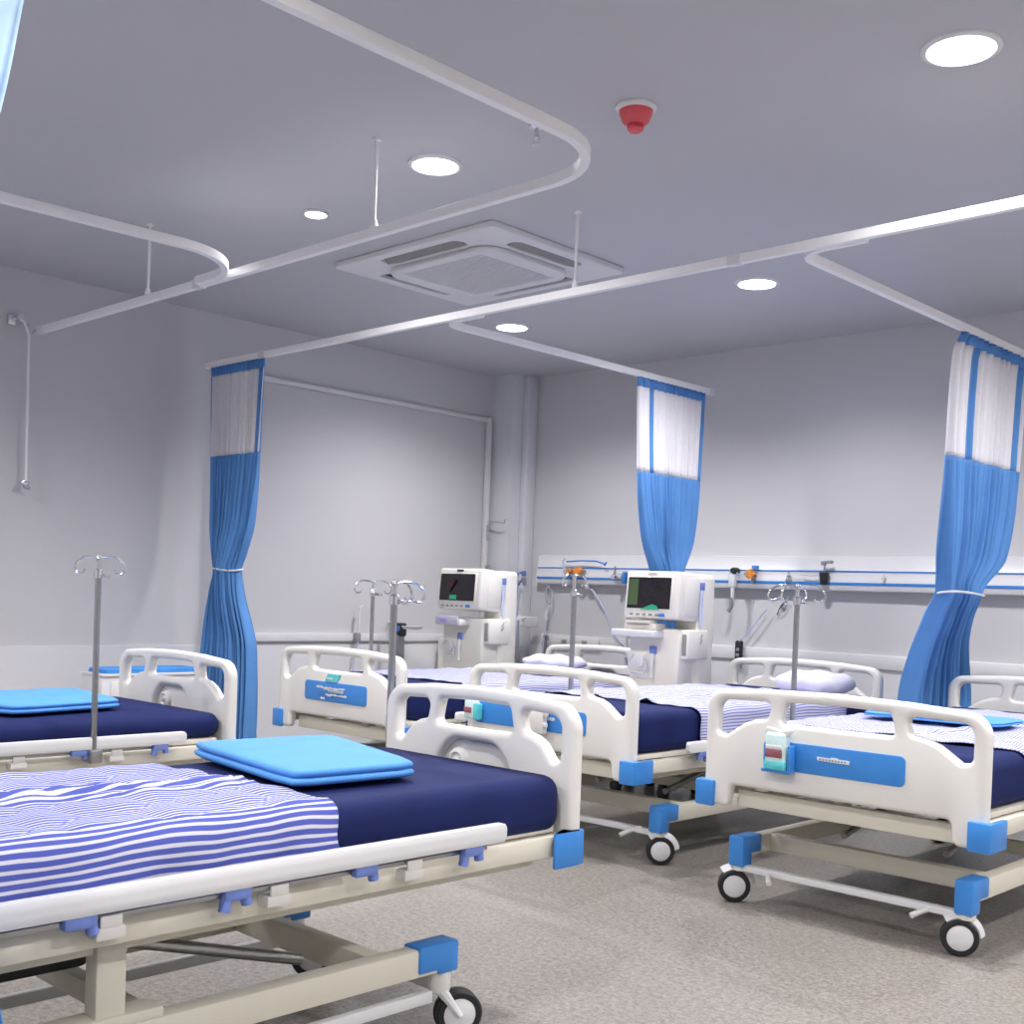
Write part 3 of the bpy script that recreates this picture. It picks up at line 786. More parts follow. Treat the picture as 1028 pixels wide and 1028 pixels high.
def pad(label, corners, z, th, m, name='pillow', cat='pillow', layers=2, puff=.012, group='flat light blue pads', m2=None):
    """flat folded pad through four corners (ccw), slightly puffed, with a seam between its layers"""
    t = None
    c = [Vector((*p, 0)) for p in corners]; N = 22
    bm = bmesh.new()
    def P(u, v): return (c[0] * (1 - u) + c[1] * u) * (1 - v) + (c[3] * (1 - u) + c[2] * u) * v
    def ease(q): return q
    def ring(inset):
        pts = []
        for k in range(N): pts.append((k / N, 0))
        for k in range(N): pts.append((1, k / N))
        for k in range(N): pts.append((1 - k / N, 1))
        for k in range(N): pts.append((0, 1 - k / N))
        out = []
        for u, v in pts:
            uu, vv = u * 2 - 1, v * 2 - 1
            q = max(abs(uu), abs(vv)); cr = min(abs(uu), abs(vv))
            sh = 1 - .05 * max(0, cr - .7) / .3 - inset
            out.append(P((uu * sh + 1) / 2, (vv * sh + 1) / 2))
        return out
    lev = []
    step = th / layers
    for l in range(layers):
        zb = z + l * step
        for f_, ins in ((.0, .03), (.15, .010), (.5, .0), (.8, .008), (.98, .035)): lev.append((zb + f_ * step, ins + (.012 if l % 2 else 0)))
    rings = []
    for zz, ins in lev:
        rings.append([bm.verts.new((p.x, p.y, zz)) for p in ring(ins)])
    K = len(rings[0])
    for A, B in zip(rings[:-1], rings[1:]):
        for i in range(K): bm.faces.new((A[i], A[(i + 1) % K], B[(i + 1) % K], B[i]))
    bm.faces.new(rings[0][::-1])
    prev = rings[-1]
    for g in range(1, 9):
        sc = g / 9
        new = []
        for i, p in enumerate(ring(.05 + .93 * sc)):
            new.append(bm.verts.new((p.x, p.y, z + th + puff * (1 - (1 - sc) ** 2) + .0015 * math.sin(p.x * 37 + p.y * 21))))
        for i in range(K): bm.faces.new((prev[i], prev[(i + 1) % K], new[(i + 1) % K], new[i]))
        prev = new
    bm.faces.new(prev)
    bmesh.ops.recalc_face_normals(bm, faces=bm.faces[:])
    me = bpy.data.meshes.new(name); bm.to_mesh(me); bm.free()
    o = finish(name, me, m, None, 60)
    return tag(o, label, cat, group if cat == 'pillow' else None)

pad('flat light blue pillow on the nearest bed', [(-2.215, 1.605), (-2.19, 1.97), (-2.76, 2.13), (-2.81, 1.69)], .642, .038, M['pillow'])
pad('flat light blue pillow on the bed by the left wall', [(-4.40, 1.90), (-4.50, 2.40), (-5.06, 2.48), (-5.05, 1.75)], .585, .036, M['pillow'])
pad('light blue folded towel lying on the right hand bed', [(-1.75, 4.50), (-1.75, 4.80), (-2.30, 4.82), (-2.30, 4.46)], .668, .016, M['pillow'], 'towel', 'towel', 2, .006)

def soft_pillow(label, cx, cy, z, sx, sy, h, m, rz=0, tilt=0):
    bm = bmesh.new(); bmesh.ops.create_uvsphere(bm, u_segments=40, v_segments=22, radius=1)
    for v in bm.verts:
        x, y, zz = v.co
        x = math.copysign(abs(x) ** .55, x); y = math.copysign(abs(y) ** .55, y)
        k = 1 - .25 * (x * x * y * y)
        v.co = Vector((x * sx * (1 + .02 * math.sin(y * 9)), y * sy, (zz * h * k) + h * .75 + .006 * math.sin(x * 7 + y * 5)))
        if v.co.z < .004: v.co.z = .004
    me = bpy.data.meshes.new('pillow'); bm.to_mesh(me); bm.free()
    o = finish('pillow', me, m, None, 180)
    o.location = (cx, cy, z); o.rotation_euler = (tilt, 0, rz)
    return tag(o, label, 'pillow')
soft_pillow('plump pale lavender pillow at the head of the middle back row bed', -3.10, 5.52, .660, .19, .15, .062, M['lav'])
soft_pillow('plump white pillow at the head of the left back row bed', -4.90, 5.50, .660, .20, .14, .048, M['lav'])
pad('crumpled blue cloth on the left back row bed, behind the drip pole', [(-4.45, 4.98), (-4.36, 5.18), (-4.70, 5.22), (-4.80, 5.00)], .662, .028, M['pillow_side'], 'cloth', 'cloth', 3, .01)

# linen shelf beside the left wall, seen through the far bed's headboard
t = thing('bedside_locker', 'low narrow white locker by the left wall behind the left bed', 'locker', (-6.12, 3.39, 0))
MB().box((-.10, -.33, .06), (.14, .30, .585), .008).build('body', M['dado'], t)
MB().box((-.11, -.335, .585), (.15, .31, .600), .004).build('top', M['white'], t)
MB().box((.14, -.28, .08), (.152, .28, .40), .004).build('door', M['white'], t)
MB().box((.14, -.28, .42), (.152, .28, .56), .004).build('drawer', M['white'], t)
for sx in (-.07, .11):
    for sy in (-.26, .26): MB().lathe([(0, 0), (.018, 0), (.02, .06), (0, .06)], (sx, sy, 0), n=14).build('foot', M['grey'], t)
pad('folded striped blue linen on the low locker by the left wall', [(-6.21, 3.08), (-5.99, 3.08), (-5.99, 3.68), (-6.21, 3.68)], .601, .022, M['pillow_side'], 'folded_linen', 'linen', 2, .006)

# ------------------------------------------------------------------ drip poles
def drip_pole(label, x, y, z0, ztop, rz=0.0, hooks=(0, 180), lean=(0, 0), low=None, thick=.0115, span=.092, drop=.045):
    t = thing('drip_pole', label, 'drip pole', (x, y, z0), 0, 'drip poles clamped to the beds')
    H = ztop - z0; hl = H * .925 if low is None else low
    lx, ly = lean
    MB().tube([(0, 0, 0), (lx * hl, ly * hl, hl)], thick, 14).build('lower_tube', M['steel'], t)
    MB().tube([(lx * hl, ly * hl, hl - .02), (lx * H, ly * H, H)], thick * .72, 12).build('upper_tube', M['chrome'], t)
    c = MB().lathe([(0, -.02), (thick * 1.45, -.02), (thick * 1.45, .008), (thick, .014), (0, .014)], (lx * hl, ly * hl, hl))
    c.tube([(lx * hl, ly * hl, hl - .006), (lx * hl + .035, ly * hl + .02, hl - .012)], .006, 8).lathe([(0, 0), (.011, 0), (.011, .012), (0, .012)], (lx * hl + .033, ly * hl + .018, hl - .018), n=12)
    c.build('collar_knob', M['chrome'], t)
    top = Vector((lx * H, ly * H, H))
    MB().lathe([(0, -.012), (thick, -.012), (thick, .004), (thick * .6, .010), (0, .010)], top, n=14).build('top_cap', M['chrome'], t)
    for a in hooks:
        th = math.radians(a) + rz; d = Vector((math.cos(th), math.sin(th), 0)); Zv = Vector((0, 0, 1))
        L = span
        pts = [top + Zv * -.002, top + d * (L * .5) + Zv * .004, top + d * (L * .78) - Zv * .004, top + d * L - Zv * (drop * .55), top + d * (L * 1.02) - Zv * drop, top + d * (L * .9) - Zv * (drop * 1.28), top + d * (L * .68) - Zv * (drop * 1.22), top + d * (L * .62) - Zv * (drop * .95)]
        # smooth the wire
        sm = []
        for i in range(len(pts) - 1):
            p0 = pts[max(0, i - 1)]; p1 = pts[i]; p2 = pts[i + 1]; p3 = pts[min(len(pts) - 1, i + 2)]
            for q in range(5):
                u = q / 5
                sm.append(.5 * ((2 * p1) + (p2 - p0) * u + (2 * p0 - 5 * p1 + 4 * p2 - p3) * u * u + (3 * p1 - p0 - 3 * p2 + p3) * u ** 3))
        sm.append(pts[-1])
        MB().tube(sm, .0042, 8).build('hook', M['chrome'], t)
    cl = MB().box((-.030, -.024, -.02), (.030, .024, .03), .006); cl.build('pole_clamp', M['steel'], t)
    return t
rv = math.radians(43)
drip_pole('drip pole clamped to the near side of the left wall bed', -4.172, 2.11, .44, 1.187, rv, (8, 172))
drip_pole('drip pole at the foot of the nearest bed, right one of the close pair', -2.848, 2.428, .47, 1.128, rv, (5, 60))
drip_pole('thinner drip pole behind the right end of left back row footboard', -4.585, 3.769, .44, 1.148, rv, (175, 20), thick=.010)
drip_pole('drip pole at the back of the middle back row bed, below orange valves', -3.875, 4.48, .44, 1.212, rv, (0, 180), thick=.013, low=.69, span=.06, drop=.04)
drip_pole('drip pole with four wide wire hooks beside the right hand bed', -2.535, 4.34, .44, 1.182, rv, (5, 60, 170, 225), span=.115)

# ------------------------------------------------------------------ bedside bits on footboards
t = thing('wipes_packet', 'pale mint packet of wipes hung on the blue panel of the right hand footboard', 'wipes packet', (-2.145, 3.60, .545))
MB().box((-.052, -.022, .0), (.030, .022, .118), .014, 3).build('packet', M['palepack'], t)
MB().prism([(-.058, .112), (.036, .106), (.044, .128), (.0, .122), (-.05, .134)], 'y', -.014, .010, .003).build('crimped_top', M['white'], t)
MB().box((-.046, -.0245, .030), (.020, -.020, .058), .001).build('printed_label', M['maroon'], t)
MB().box((-.044, -.0245, .060), (.018, -.0205, .072), .001).build('title_print', M['white'], t)
MB().box((-.054, -.024, -.014), (.032, .024, .020), .008).build('packet_base', M['teal'], t)
o = MB().box((-.066, -.016, -.024), (.048, .020, -.012), .004).box((.036, -.016, -.02), (.048, .02, .075), .004).build('holder', M['blue'], t); o['label'] = 'blue plastic holder'

t = thing('wipes_packet', 'small packet of wipes at left of the middle bed footboard panel', 'wipes packet', (-3.80, 3.715, .545))
MB().box((-.03, -.018, 0), (.045, .014, .085), .01, 3).build('packet', M['palepack'], t)
MB().box((-.026, -.021, .025), (.02, -.016, .05), .001).build('printed_label', M['maroon'], t)
MB().box((.03, -.020, -.004), (.06, .016, .07), .006).build('packet_base', M['teal'], t)
t = thing('chart_holder', 'beige chart box hooked on the middle bed footboard', 'chart box', (-3.42, 3.705, .52))
MB().box((-.075, -.012, 0), (.075, .022, .125), .008).build('box', M['plastic'], t)
MB().box((.076, -.01, .075), (.094, .008, .105), .004).box((.076, -.01, .03), (.090, .008, .048), .004).build('clip', M['white'], t)

t = thing('sticker', 'turquoise tag stuck above the blue panel of left back row footboard', 'tag', (-4.80, 3.696, .642))
MB().prism([(-.055, -.012), (.04, -.012), (.07, .028), (-.03, .028)], 'y', -.002, .003).build('film', M['teal'], t)
MB().box((-.035, -.0035, .0), (.01, -.001, .010)).build('white_print', M['white'], t)
t = thing('name_label', 'worn white and pink writing strips on blue panel of left back row footboard', 'label', (-4.79, 3.688, .575))
mb = MB()
rnd = random.Random(5)
for zz, xa, xb in ((.022, -.12, .11), (-.012, -.045, .12)):
    x = xa
    while x < xb:
        w = rnd.uniform(.006, .02); mb.box((x, -.0025, zz + rnd.uniform(-.003, 0)), (x + w, .001, zz + rnd.uniform(.004, .010))); x += w + .004
mb.box((-.085, -.0025, -.035), (-.055, .001, -.026))
mb.build('letters', M['white'], t)
MB().box((-.06, -.003, .014), (-.01, -.0005, .026)).box((-.03, -.003, -.018), (.0, -.0005, -.008)).build('pink_print', M['beige'], t)

t = thing('hose_clamp', 'dark blue hose clip with thin cords on right end of left back row footboard', 'hose clip', (-4.33, 3.685, .70))
MB().box((-.012, -.008, -.05), (.014, .010, 0), .005).build('clip_body', M['violet'], t)
MB().tube([(0, 0, .0), (-.004, 0, .03), (0, .006, .055)], .006, 8).build('clip_hook', M['white'], t)
mb = MB().tube([(.0, 0, -.05), (-.01, .0, -.12), (-.012, 0, -.20)], .0035, 6).tube([(.01, 0, -.05), (.03, 0, -.11), (.045, 0, -.15)], .002, 6)
mb.box((-.020, -.008, -.245), (-.004, .006, -.19), .004); mb.build('cord', M['tube'], t)

# ------------------------------------------------------------------ dialysis machines
def dialysis(label, x, y, w, wide):
    t = thing('dialysis_machine', label, 'dialysis machine', (x, y, 0), 0, 'dialysis machines beside the beds')
    h = w / 2
    mb = MB().box((-h, -.02, .09), (h, .29, .60), .025).box((-h, -.16, .09), (h, .1, .42), .03)
    mb.prism([(-.16, .42), (.05, .42), (.05, .60), (-.02, .585)], 'x', -h, h, .008)
    mb.build('base_cabinet', M['machine'], t)
    MB().box((-h + .015, .0, .595), (h - .02, .26, .945), .018).build('front_module', M['machine'], t)
    mb = MB().box((-h + .05, -.010, .70), (-h + .155, .004, .80), .012)
    mb.build('module_door', M['machine'], t)
    MB().lathe([(0, 0), (.034, 0), (.032, .014), (.014, .018), (0, .018)], (-h + .105, -.008, .75), (0, -1, 0), 24).build('blood_pump', M['white'], t)
    MB().box((-h + .17, -.014, .80), (-h + .215, .004, .845), .006).build('sensor_block', M['violet'], t)
    MB().tube([(-h + .19, -.01, .80), (-h + .20, -.02, .76), (-h + .19, -.012, .70), (-h + .20, -.02, .66)], .010, 10).build('syringe', M['white'], t)
    mb = MB().tube([(-h + .06, -.012, .79), (-h + .035, -.03, .74), (-h + .06, -.03, .685), (-h + .15, -.028, .68), (-h + .165, -.02, .73), (-h + .14, -.02, .79)], .004, 8)
    mb.build('tubing', M['tube'], t)
    mb = MB().box((-h - (.045 if wide else -.05), -.10, .895), (h * .35, .06, .935), .008)
    mb.build('shelf', M['white'], t)
    mb = MB()
    if wide:
        mb.box((-h + .03, -.07, .936), (h * .3, .03, .972), .006).box((-h + .05, -.09, .972), (h * .1, .0, .985), .004)
        mb.build('document_pack', M['beige'], t)
    else:
        mb.box((-h + .055, -.106, .90), (h * .3, -.098, .955), .003).build('document_pack', M['lav'], t)
        MB().box((-h + .10, -.110, .915), (-h + .16, -.104, .94), .002).build('purple_print', M['purple'], t)
    # monitor
    R = Matrix.Rotation(-.07, 3, 'X'); pv = (0, .1, 1.0)
    MB().box((-h, -.05, .992), (h, .20, 1.262), .020, 3, R, pv).build('monitor', M['machine'], t)
    mon = [o for o in kids(t) if o.name.startswith('monitor')][0]
    sx0, sx1 = (-h + .028, h - .055)
    MB().box((sx0 - .012, -.056, 1.035), (sx1 + .012, -.046, 1.232), .006, 2, R, pv).build('bezel', M['machine'], mon)
    MB().box((sx0, -.0595, 1.046), (sx1, -.050, 1.224), .002, 1, R, pv).build('screen', M['screen'], mon)['label'] = 'dark glowing screen'
    if wide:
        MB().box((sx0 + .006, -.0605, 1.065), (sx0 + .075, -.0592, 1.215), 0, 1, R, pv).build('screen_image', M['screen_glow'], mon)
        MB().prism([(sx0 + .10, 1.052), (sx1 - .07, 1.052), (sx1 - .085, 1.075), (sx1 - .12, 1.082)], 'y', -.061, -.0585).build('screen_graph', M['screen_green'], mon)
    else:
        MB().box((sx0 + .10, -.0605, 1.055), (sx0 + .165, -.0592, 1.082), 0, 1, R, pv).build('screen_graph', M['screen_green'], mon)
        MB().prism([(sx0 + .06, 1.13), (sx0 + .10, 1.11), (sx0 + .16, 1.19), (sx0 + .11, 1.20)], 'y', -.0605, -.0585).build('screen_image', M['screen_red'], mon)
    mb = MB()
    for k in range(5): mb.box((sx0 + .02 + k * .045, -.056, 1.006), (sx0 + .045 + k * .045, -.048, 1.018), .003, 1, R, pv)
    mb.build('buttons', M['grey'], mon)
    MB().box((h - .13, -.058, 1.003), (h - .09, -.048, 1.022), .006, 2, R, pv).build('main_knob', M['blue'], mon)
    MB().box((-.03, -.056, 1.240), (.03, -.048, 1.254), .002, 1, R, pv).build('badge', M['beige'] if wide else M['black'], mon)
    MB().box((h - .03, .02, 1.02), (h + .006, .17, 1.24), .008).build('side_housing', M['machine'], t)
    # rear tower
    MB().box((h - .16, .14, .58), (h + .015, .30, 1.262), .03, 4).build('rear_tower', M['machine'], t)
    MB().box((h + .006, .145, 1.17), (h + .03, .165, 1.215), .004).build('drip_sensor', M['violet'], t)
    MB().tube([(h + .018, .15, 1.17), (h + .018, .145, 1.05), (h + .02, .15, .96)], .010, 10).build('dialyser_tube', M['tube'], t)
    mb = MB().box((h - .06, .02, .78), (h + .03, .22, .945), .012); mb.build('side_module', M['machine'], t)
    MB().box((h - .01, .012, .80), (h + .018, .022, .92), .004).build('gauge', M['machine_dark'], t)
    mb = MB().box((h - .10, .02, .585), (h - .01, .14, .612), .010).box((h + .0, .10, .585), (h + .045, .24, .612), .010); mb.build('side_ledge', M['white'], t)
    mb = MB().tube([(h + .03, .15, .92), (h + .045, .12, .90), (h + .04, .12, .87), (h + .03, .15, .89)], .004, 8); mb.build('hose_holder', M['chrome'], t)
    for sx in (-h + .02, h - .03):
        for sy in (-.08, .24):
            MB().lathe([(0, 0), (.03, .004), (.038, .035), (.03, .068), (.02, .09), (0, .09)], (sx, sy, 0), n=18).build('caster', M['rubber'], t)
    return t
dialysis('cream dialysis machine in the back left corner by the white column, smaller screen', -5.655, 5.42, .41, False)
dialysis('cream dialysis machine under the middle curtain with the wider screen', -4.074, 5.42, .385, True)

# ------------------------------------------------------------------ things along the left wall
t = thing('storage_box', 'cream textured box seat beside the corner dialysis machine', 'box seat', (-6.24, 5.82, 0))
MB().box((-.22, .12, .0), (.16, .30, .77), .02).build('back_panel', M['machine'], t)
MB().box((-.24, -.28, .0), (.17, .13, .50), .02).build('seat_block', M['machine'], t)
MB().box((-.23, -.27, .50), (.16, .12, .535), .012).build('seat_top', M['white'], t)
t = thing('tube_stand', 'grey upright holder with a blue lit top and white hook near the left wall', 'holder', (-6.28, 5.42, 0))
MB().lathe([(0, 0), (.08, 0), (.08, .02), (.03, .04), (0, .04)]).build('foot_plate', M['grey'], t)
MB().lathe([(0, .04), (.045, .04), (.038, .50), (.030, .80), (0, .80)]).build('body', M['grey'], t)
MB().box((-.035, -.03, .79), (.04, .03, .885), .014, 3).build('display_head', M['black'], t)
MB().lathe([(0, 0), (.020, 0), (.018, .006), (0, .006)], (.008, -.030, .845), (0, -1, 0), 20).build('display', M['blue'], t)
mb = MB().tube([(-.03, 0, .86), (-.08, 0, .89), (-.12, -.01, .88), (-.13, -.01, .83), (-.12, 0, .77)], .014, 10); mb.build('hook', M['white'], t)
MB().lathe([(0, 0), (.06, 0), (.075, .02), (.07, .022), (0, .006)], (.10, .02, .845)).build('dish', M['white'], t)
t = thing('wall_lamp_arm', 'slim white upright arm on the left wall trunking above left bed', 'arm', (-6.47, 5.19, .775))
MB().box((-.02, -.02, -.03), (.02, .02, .03), .006).build('mount', M['grey'], t)
MB().tube([(.0, 0, 0), (.012, 0, .05), (.012, .005, .205), (.02, .03, .222)], .0085, 10).build('arm', M['white'], t)
MB().tube([(.012, 0, -.03), (.0, -.01, -.10), (-.01, -.02, -.2), (-.0, -.03, -.32), (.0, -.03, -.42)], .006, 8).build('cord', M['tube'], t)

# column fittings
t = thing('hose_hook', 'blue and white hose hook with a thin hanging hose on the corner column', 'hose hook', (-6.205, 6.56, 1.235))
MB().tube([(0, .0, .05), (-.02, -.02, .04), (-.03, -.03, 0), (-.015, -.025, -.045), (.01, -.02, -.02)], .009, 10).box((-.012, .0, .02), (.012, .034, .06), .004).build('hook', M['violet'], t)
MB().tube([(-.01, -.01, -.02), (-.02, -.02, -.15), (-.03, -.02, -.33)], .005, 8).build('hose', M['tube'], t)
t = thing('hanging_hose_bundle', 'bundle of blue hoses hanging from a white star clamp by the corner column', 'hoses', (-6.10, 6.44, .92))
mb = MB()
for a in range(5):
    th = a * 2 * PI / 5 + .3; mb.tube([(0, 0, 0), (.075 * math.cos(th), -.01, .05 * math.sin(th) + .01)], .012, 8, radii=[1.3, .5])
mb.box((-.03, -.02, -.05), (.03, .17, .03), .008)
mb.build('star_clamp', M['white'], t)
for k, (dx, m) in enumerate(((-.07, 'black'), (-.04, 'violet'), (-.01, 'tube'), (.02, 'grey'))):
    MB().tube([(dx * .3, -.02, .0), (dx * .6, -.03, -.06), (dx, -.03, -.17), (dx * .5 - .01, -.03, -.29)], .010, 8).build('hose', M[m], t)

# ------------------------------------------------------------------ medical gas panel on the back wall
t = thing('bedhead_panel', 'long white bedhead service panel with two blue stripes on the back wall', 'wall panel', (-6.1, YB, 1.2))
px0, px1 = -.02, 8.2
pr = [(-.001, 0), (-.062, .008), (-.070, .03), (-.070, .075), (-.064, .085), (-.064, .12), (-.056, .13), (-.050, .215), (-.001, .222)]
MB().prism(pr, 'x', px0, px1).build('casing', M['white'], t)
MB().box((px0 - .004, -.0745, .040), (px1, -.0685, .057), .001).build('blue_stripe', M['blue'], t)
MB().box((px0 - .004, -.0678, .120), (px1, -.0605, .129), .001).build('blue_stripe', M['blue'], t)
MB().prism([(p[0] * 1.04, p[1] * 1.01 - .001) for p in pr], 'x', px0 - .012, px0).build('end_cap', M['plastic'], t)
YP = YB - .072
def knob(mb, x, y, z, r, dep): mb.lathe([(0, 0), (r * .7, 0), (r, dep * .3), (r, dep * .75), (r * .8, dep), (0, dep)], (x, y, z), (0, -1, 0), 18)
t = thing('gas_valve', 'pair of orange valve knobs with a blue hook arm at the panel left end', 'gas valve', (-5.72, YP, 1.30))
mb = MB(); knob(mb, -.035, -.02, .0, .022, .05); mb.build('knob', M['orange'], t)['label'] = 'orange knob'
mb = MB(); knob(mb, .055, -.02, .0, .032, .06); mb.build('knob', M['orange'], t)['label'] = 'orange knob'
MB().box((-.06, -.025, -.012), (.08, .008, .012), .004).build('valve_body', M['steel'], t)
MB().box((-.075, -.03, -.06), (-.035, .0, -.03), .006).build('blue_fitting', M['blue'], t)
MB().tube([(-.09, -.02, .07), (.05, -.025, .078), (.20, -.025, .075), (.27, -.03, .058), (.285, -.03, .045), (.30, -.03, .07)], .006, 8).build('hook_arm', M['blue'], t)
MB().tube([(-.10, -.03, .09), (-.12, -.03, .07), (-.11, -.03, .02), (-.06, -.03, .0)], .007, 8).build('blue_pipe', M['tube'], t)
t = thing('gas_valve', 'chrome outlet with a blue tail left of the machine with wider screen', 'gas valve', (-5.33, YP, 1.265))
mb = MB(); knob(mb, 0, -.02, .0, .020, .05); mb.lathe([(0, 0), (.010, 0), (.008, .06), (0, .06)], (0, -.04, .015), n=12); mb.build('outlet', M['chrome'], t)
MB().box((-.03, -.022, -.018), (.04, .006, .018), .004).build('valve_body', M['beige'], t)
MB().box((.055, -.03, -.05), (.085, .0, .035), .005).build('blue_tail', M['blue'], t)
t = thing('gas_valve', 'orange star shaped valve knob right of the middle curtain', 'gas valve', (-4.20, YP, 1.30))
mb = MB(); knob(mb, 0, -.015, 0, .022, .045)
for a in range(5): mb.lathe([(0, 0), (.010, 0), (.010, .03), (0, .03)], (.024 * math.cos(a * 1.257), -.03, .024 * math.sin(a * 1.257)), (0, -1, 0), 10)
mb.build('knob', M['orange'], t)
MB().box((-.07, -.016, -.010), (.02, .0, .010), .003).box((-.012, -.02, -.06), (.010, .0, -.02), .003).build('valve_body', M['steel'], t)
MB().box((-.005, -.03, .03), (.035, .0, .055), .004).build('blue_cap', M['blue'], t)
t = thing('suction_regulator', 'white suction sensor hanging from a blue and black fitting on the panel', 'regulator', (-4.33, YP, 1.30))
mb = MB(); knob(mb, 0, .012, .02, .022, .07); mb.build('fitting', M['black'], t)
MB().tube([(-.05, -.02, -.03), (-.035, -.03, .02), (0, -.03, .03), (.025, -.03, -.01), (.02, -.03, -.04)], .007, 8).build('blue_loop', M['tube'], t)
MB().box((-.04, -.045, -.09), (.012, -.01, .0), .008).build('sensor_head', M['white'], t)
MB().tube([(-.012, -.03, -.09), (-.010, -.03, -.18), (-.02, -.03, -.23)], .014, 10, radii=[1, .8, .5]).build('handle', M['white'], t)
MB().tube([(-.015, -.035, -.16), (-.015, -.035, -.22), (-.035, -.035, -.25)], .013, 10).build('tube_end', M['grey'], t)
t = thing('flow_meter', 'black and blue flow meter on the panel above the four hook drip pole', 'flow meter', (-3.68, YP, 1.285))
MB().lathe([(0, -.05), (.022, -.045), (.028, .0), (.032, .03), (0, .03)], (0, -.03, 0)).build('cup', M['black'], t)
mb = MB().tube([(0, -.03, .03), (.0, -.03, .075)], .006, 8).box((-.02, -.045, .075), (.01, -.02, .10), .004).box((.02, -.045, .085), (.055, -.02, .105), .004); mb.build('gauge_top', M['grey'], t)
MB().tube([(-.03, -.03, .02), (-.09, -.03, .01), (-.15, -.03, .02)], .004, 8).build('hose', M['white'], t)
t = thing('gas_outlet', 'small wire clip outlet left of the flow meter on the panel', 'outlet', (-3.93, YP, 1.275))
MB().tube([(-.03, -.02, -.04), (-.005, -.02, .045), (.025, -.02, -.03), (-.02, -.02, -.01)], .005, 8).box((-.012, -.02, -.01), (.01, .004, .02), .003).build('clip', M['chrome'], t)
t = thing('gas_outlet', 'small plain outlet at the right of the flow meter on the panel', 'outlet', (-3.30, YP, 1.28))
MB().lathe([(0, 0), (.014, 0), (.012, .012), (0, .012)], (0, 0, 0), (0, -1, 0), 16).tube([(0, -.01, .03), (.004, -.012, -.02)], .004, 8).build('socket', M['beige'], t)

t = thing('hanging_cable', 'looped wire hook with a blue cord hanging under the panel left end', 'cable', (-6.02, YB - .05, 1.17))
MB().tube([(-.05, 0, .05), (.0, -.01, .02), (.05, -.01, -.02), (.05, -.01, -.10), (.02, -.01, -.13), (-.02, -.01, -.08), (-.01, -.01, .0), (.03, -.01, .02)], .005, 8).build('wire_hook', M['chrome'], t)
MB().tube([(.02, -.01, -.13), (-.01, -.01, -.20), (.0, -.01, -.24)], .010, 8).build('connector', M['white'], t)
MB().tube([(.0, -.01, -.24), (-.02, -.01, -.40), (-.03, -.01, -.52), (-.10, -.01, -.66)], .005, 8).build('cord', M['tube'], t)
t = thing('hanging_cable', 'pale cord running down the wall from chrome outlet left of wider screen', 'cable', (-5.25, YB - .05, 1.19))
MB().tube([(0, 0, .03), (0, 0, -.05), (-.02, 0, -.2), (-.01, 0, -.35), (.0, 0, -.5)], .008, 8).build('cord', M['white'], t)
MB().tube([(-.37, 0, -.01), (-.33, 0, -.03), (-.22, 0, -.16), (-.12, 0, -.34), (-.02, 0, -.42), (.0, 0, -.55)], .006, 8).build('second_cord', M['tube'], t)
MB().tube([(.0, 0, -.50), (.03, 0, -.58), (.05, 0, -.68)], .010, 8).build('plug_end', M['grey'], t)
MB().box((-.40, -.02, -.02), (-.35, .01, .01), .006).build('hook', M['chrome'], t)
t = thing('call_handset', 'black nurse call handset hanging above the middle bed headboard', 'handset', (-4.31, YB - .045, .80))
MB().box((-.025, -.018, -.10), (.025, .015, .06), .010, 3).build('body', M['black'], t)
mb = MB()
for k in range(3): mb.box((-.012, -.022, -.08 + k * .035), (.012, -.015, -.058 + k * .035), .003)
mb.build('keys', M['grey'], t)
MB().tube([(.01, 0, .06), (.10, 0, .16), (.17, .0, .25), (.19, .01, .27)], .005, 8).build('cord', M['tube'], t)
MB().tube([(0, 0, -.10), (-.005, 0, -.2), (-.02, 0, -.32)], .004, 8).build('lower_cord', M['grey'], t)
t = thing('cord_clip', 'small chrome cord clip on the back wall above the call handset', 'clip', (-4.02, YB - .02, 1.10))
MB().tube([(-.03, 0, -.06), (-.01, -.01, -.02), (.02, -.01, .02), (.04, 0, .03)], .006, 8).box((-.01, -.0, -.02), (.02, .019, .01), .003).build('clip', M['chrome'], t)
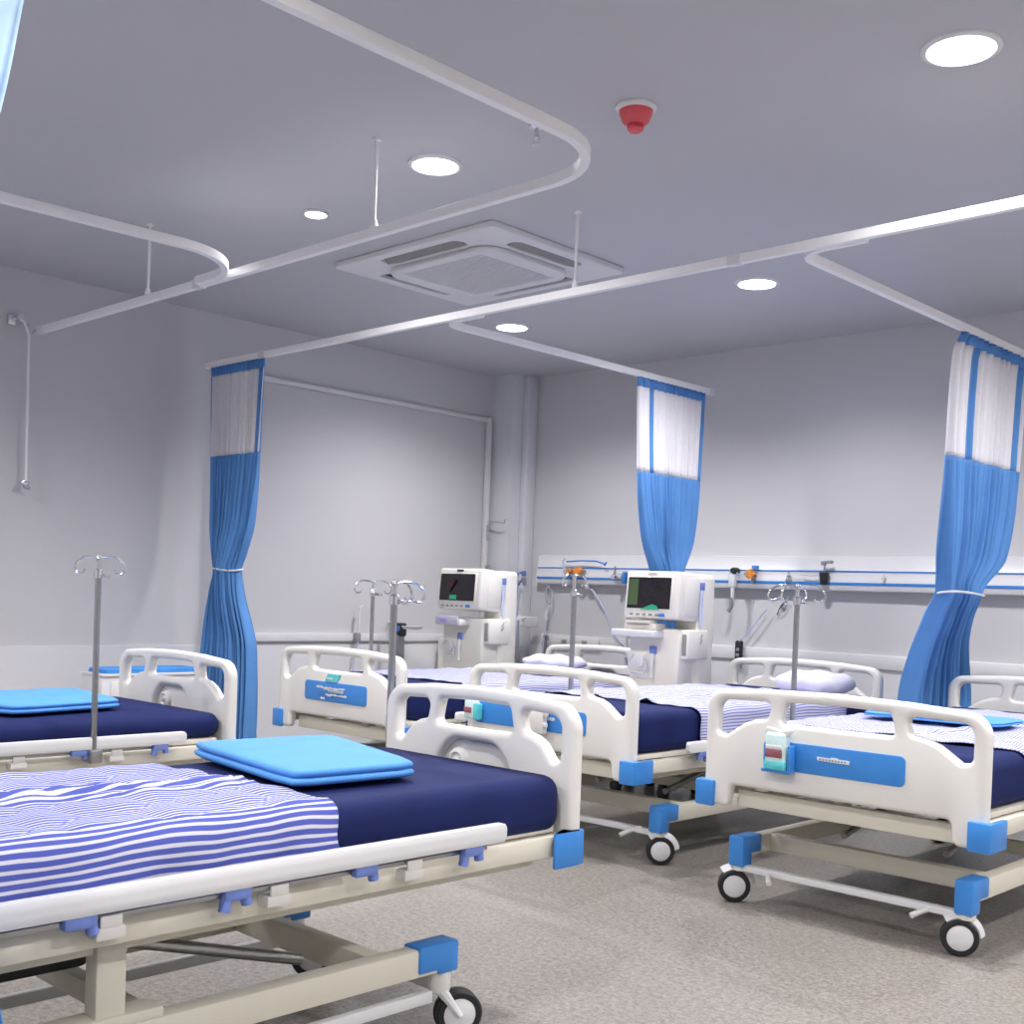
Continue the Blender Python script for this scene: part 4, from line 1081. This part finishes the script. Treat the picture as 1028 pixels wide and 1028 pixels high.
t = thing('socket_strip', 'white socket strip with small switches on the bumper board behind drip pole', 'socket strip', (-5.75, YB - .032, .775))
MB().box((-.22, -.016, -.034), (.24, 0, .034), .006).build('plate', M['plastic'], t)
for k in range(3): MB().box((-.12 + k * .10, -.022, -.014), (-.07 + k * .10, -.014, .014), .004).build('switch', M['grey'] if k != 1 else M['beige'], t)
t = thing('wall_bracket', 'short grey bracket on bumper board left of the socket strip', 'bracket', (-6.03, YB - .032, .78))
MB().tube([(0, -.02, .02), (0, -.02, -.12)], .010, 10).box((-.018, -.03, .0), (.018, .0, .035), .005).build('arm', M['steel'], t)

# power cord under the nearest bed
o = MB().tube([(-2.35, .62, .365), (-2.37, .60, .30), (-2.42, .55, .18), (-2.50, .50, .05), (-2.58, .47, .008), (-2.75, .45, .008)], .005, 8).build('power_cord', M['black'])
tag(o, 'thin black power cord hanging under the nearest bed', 'cord')

# ------------------------------------------------------------------ camera
cam = bpy.data.cameras.new('camera'); co = bpy.data.objects.new('camera', cam); COL.objects.link(co)
yaw, pitch, roll, fpx, cyp = .764852, -.02, -.0361912, 1185.912, 622.1076
F = Vector((-math.sin(yaw) * math.cos(pitch), math.cos(yaw) * math.cos(pitch), math.sin(pitch)))
r0 = Vector((math.cos(yaw), math.sin(yaw), 0)); d0 = F.cross(r0)
rr = r0 * math.cos(roll) + d0 * math.sin(roll); dd = d0 * math.cos(roll) - r0 * math.sin(roll)
mw = Matrix((rr, -dd, -F)).transposed().to_4x4(); mw.translation = (0, 0, 1.1)
co.matrix_world = mw
cam.sensor_width = 36; cam.sensor_fit = 'HORIZONTAL'; cam.lens = 36 * fpx / 1028; cam.shift_y = (cyp - 514) / 1028
cam.clip_start = .05
scene.camera = co
w = bpy.data.worlds.new('world'); scene.world = w; w.use_nodes = True
w.node_tree.nodes['Background'].inputs[0].default_value = (.6, .7, .85, 1); w.node_tree.nodes['Background'].inputs[1].default_value = .3
vs = scene.view_settings
vs.view_transform = 'Standard'; vs.look = 'None'; vs.exposure = 0.22; vs.gamma = 1.0
try: vs.use_curve_mapping = False
except Exception: pass
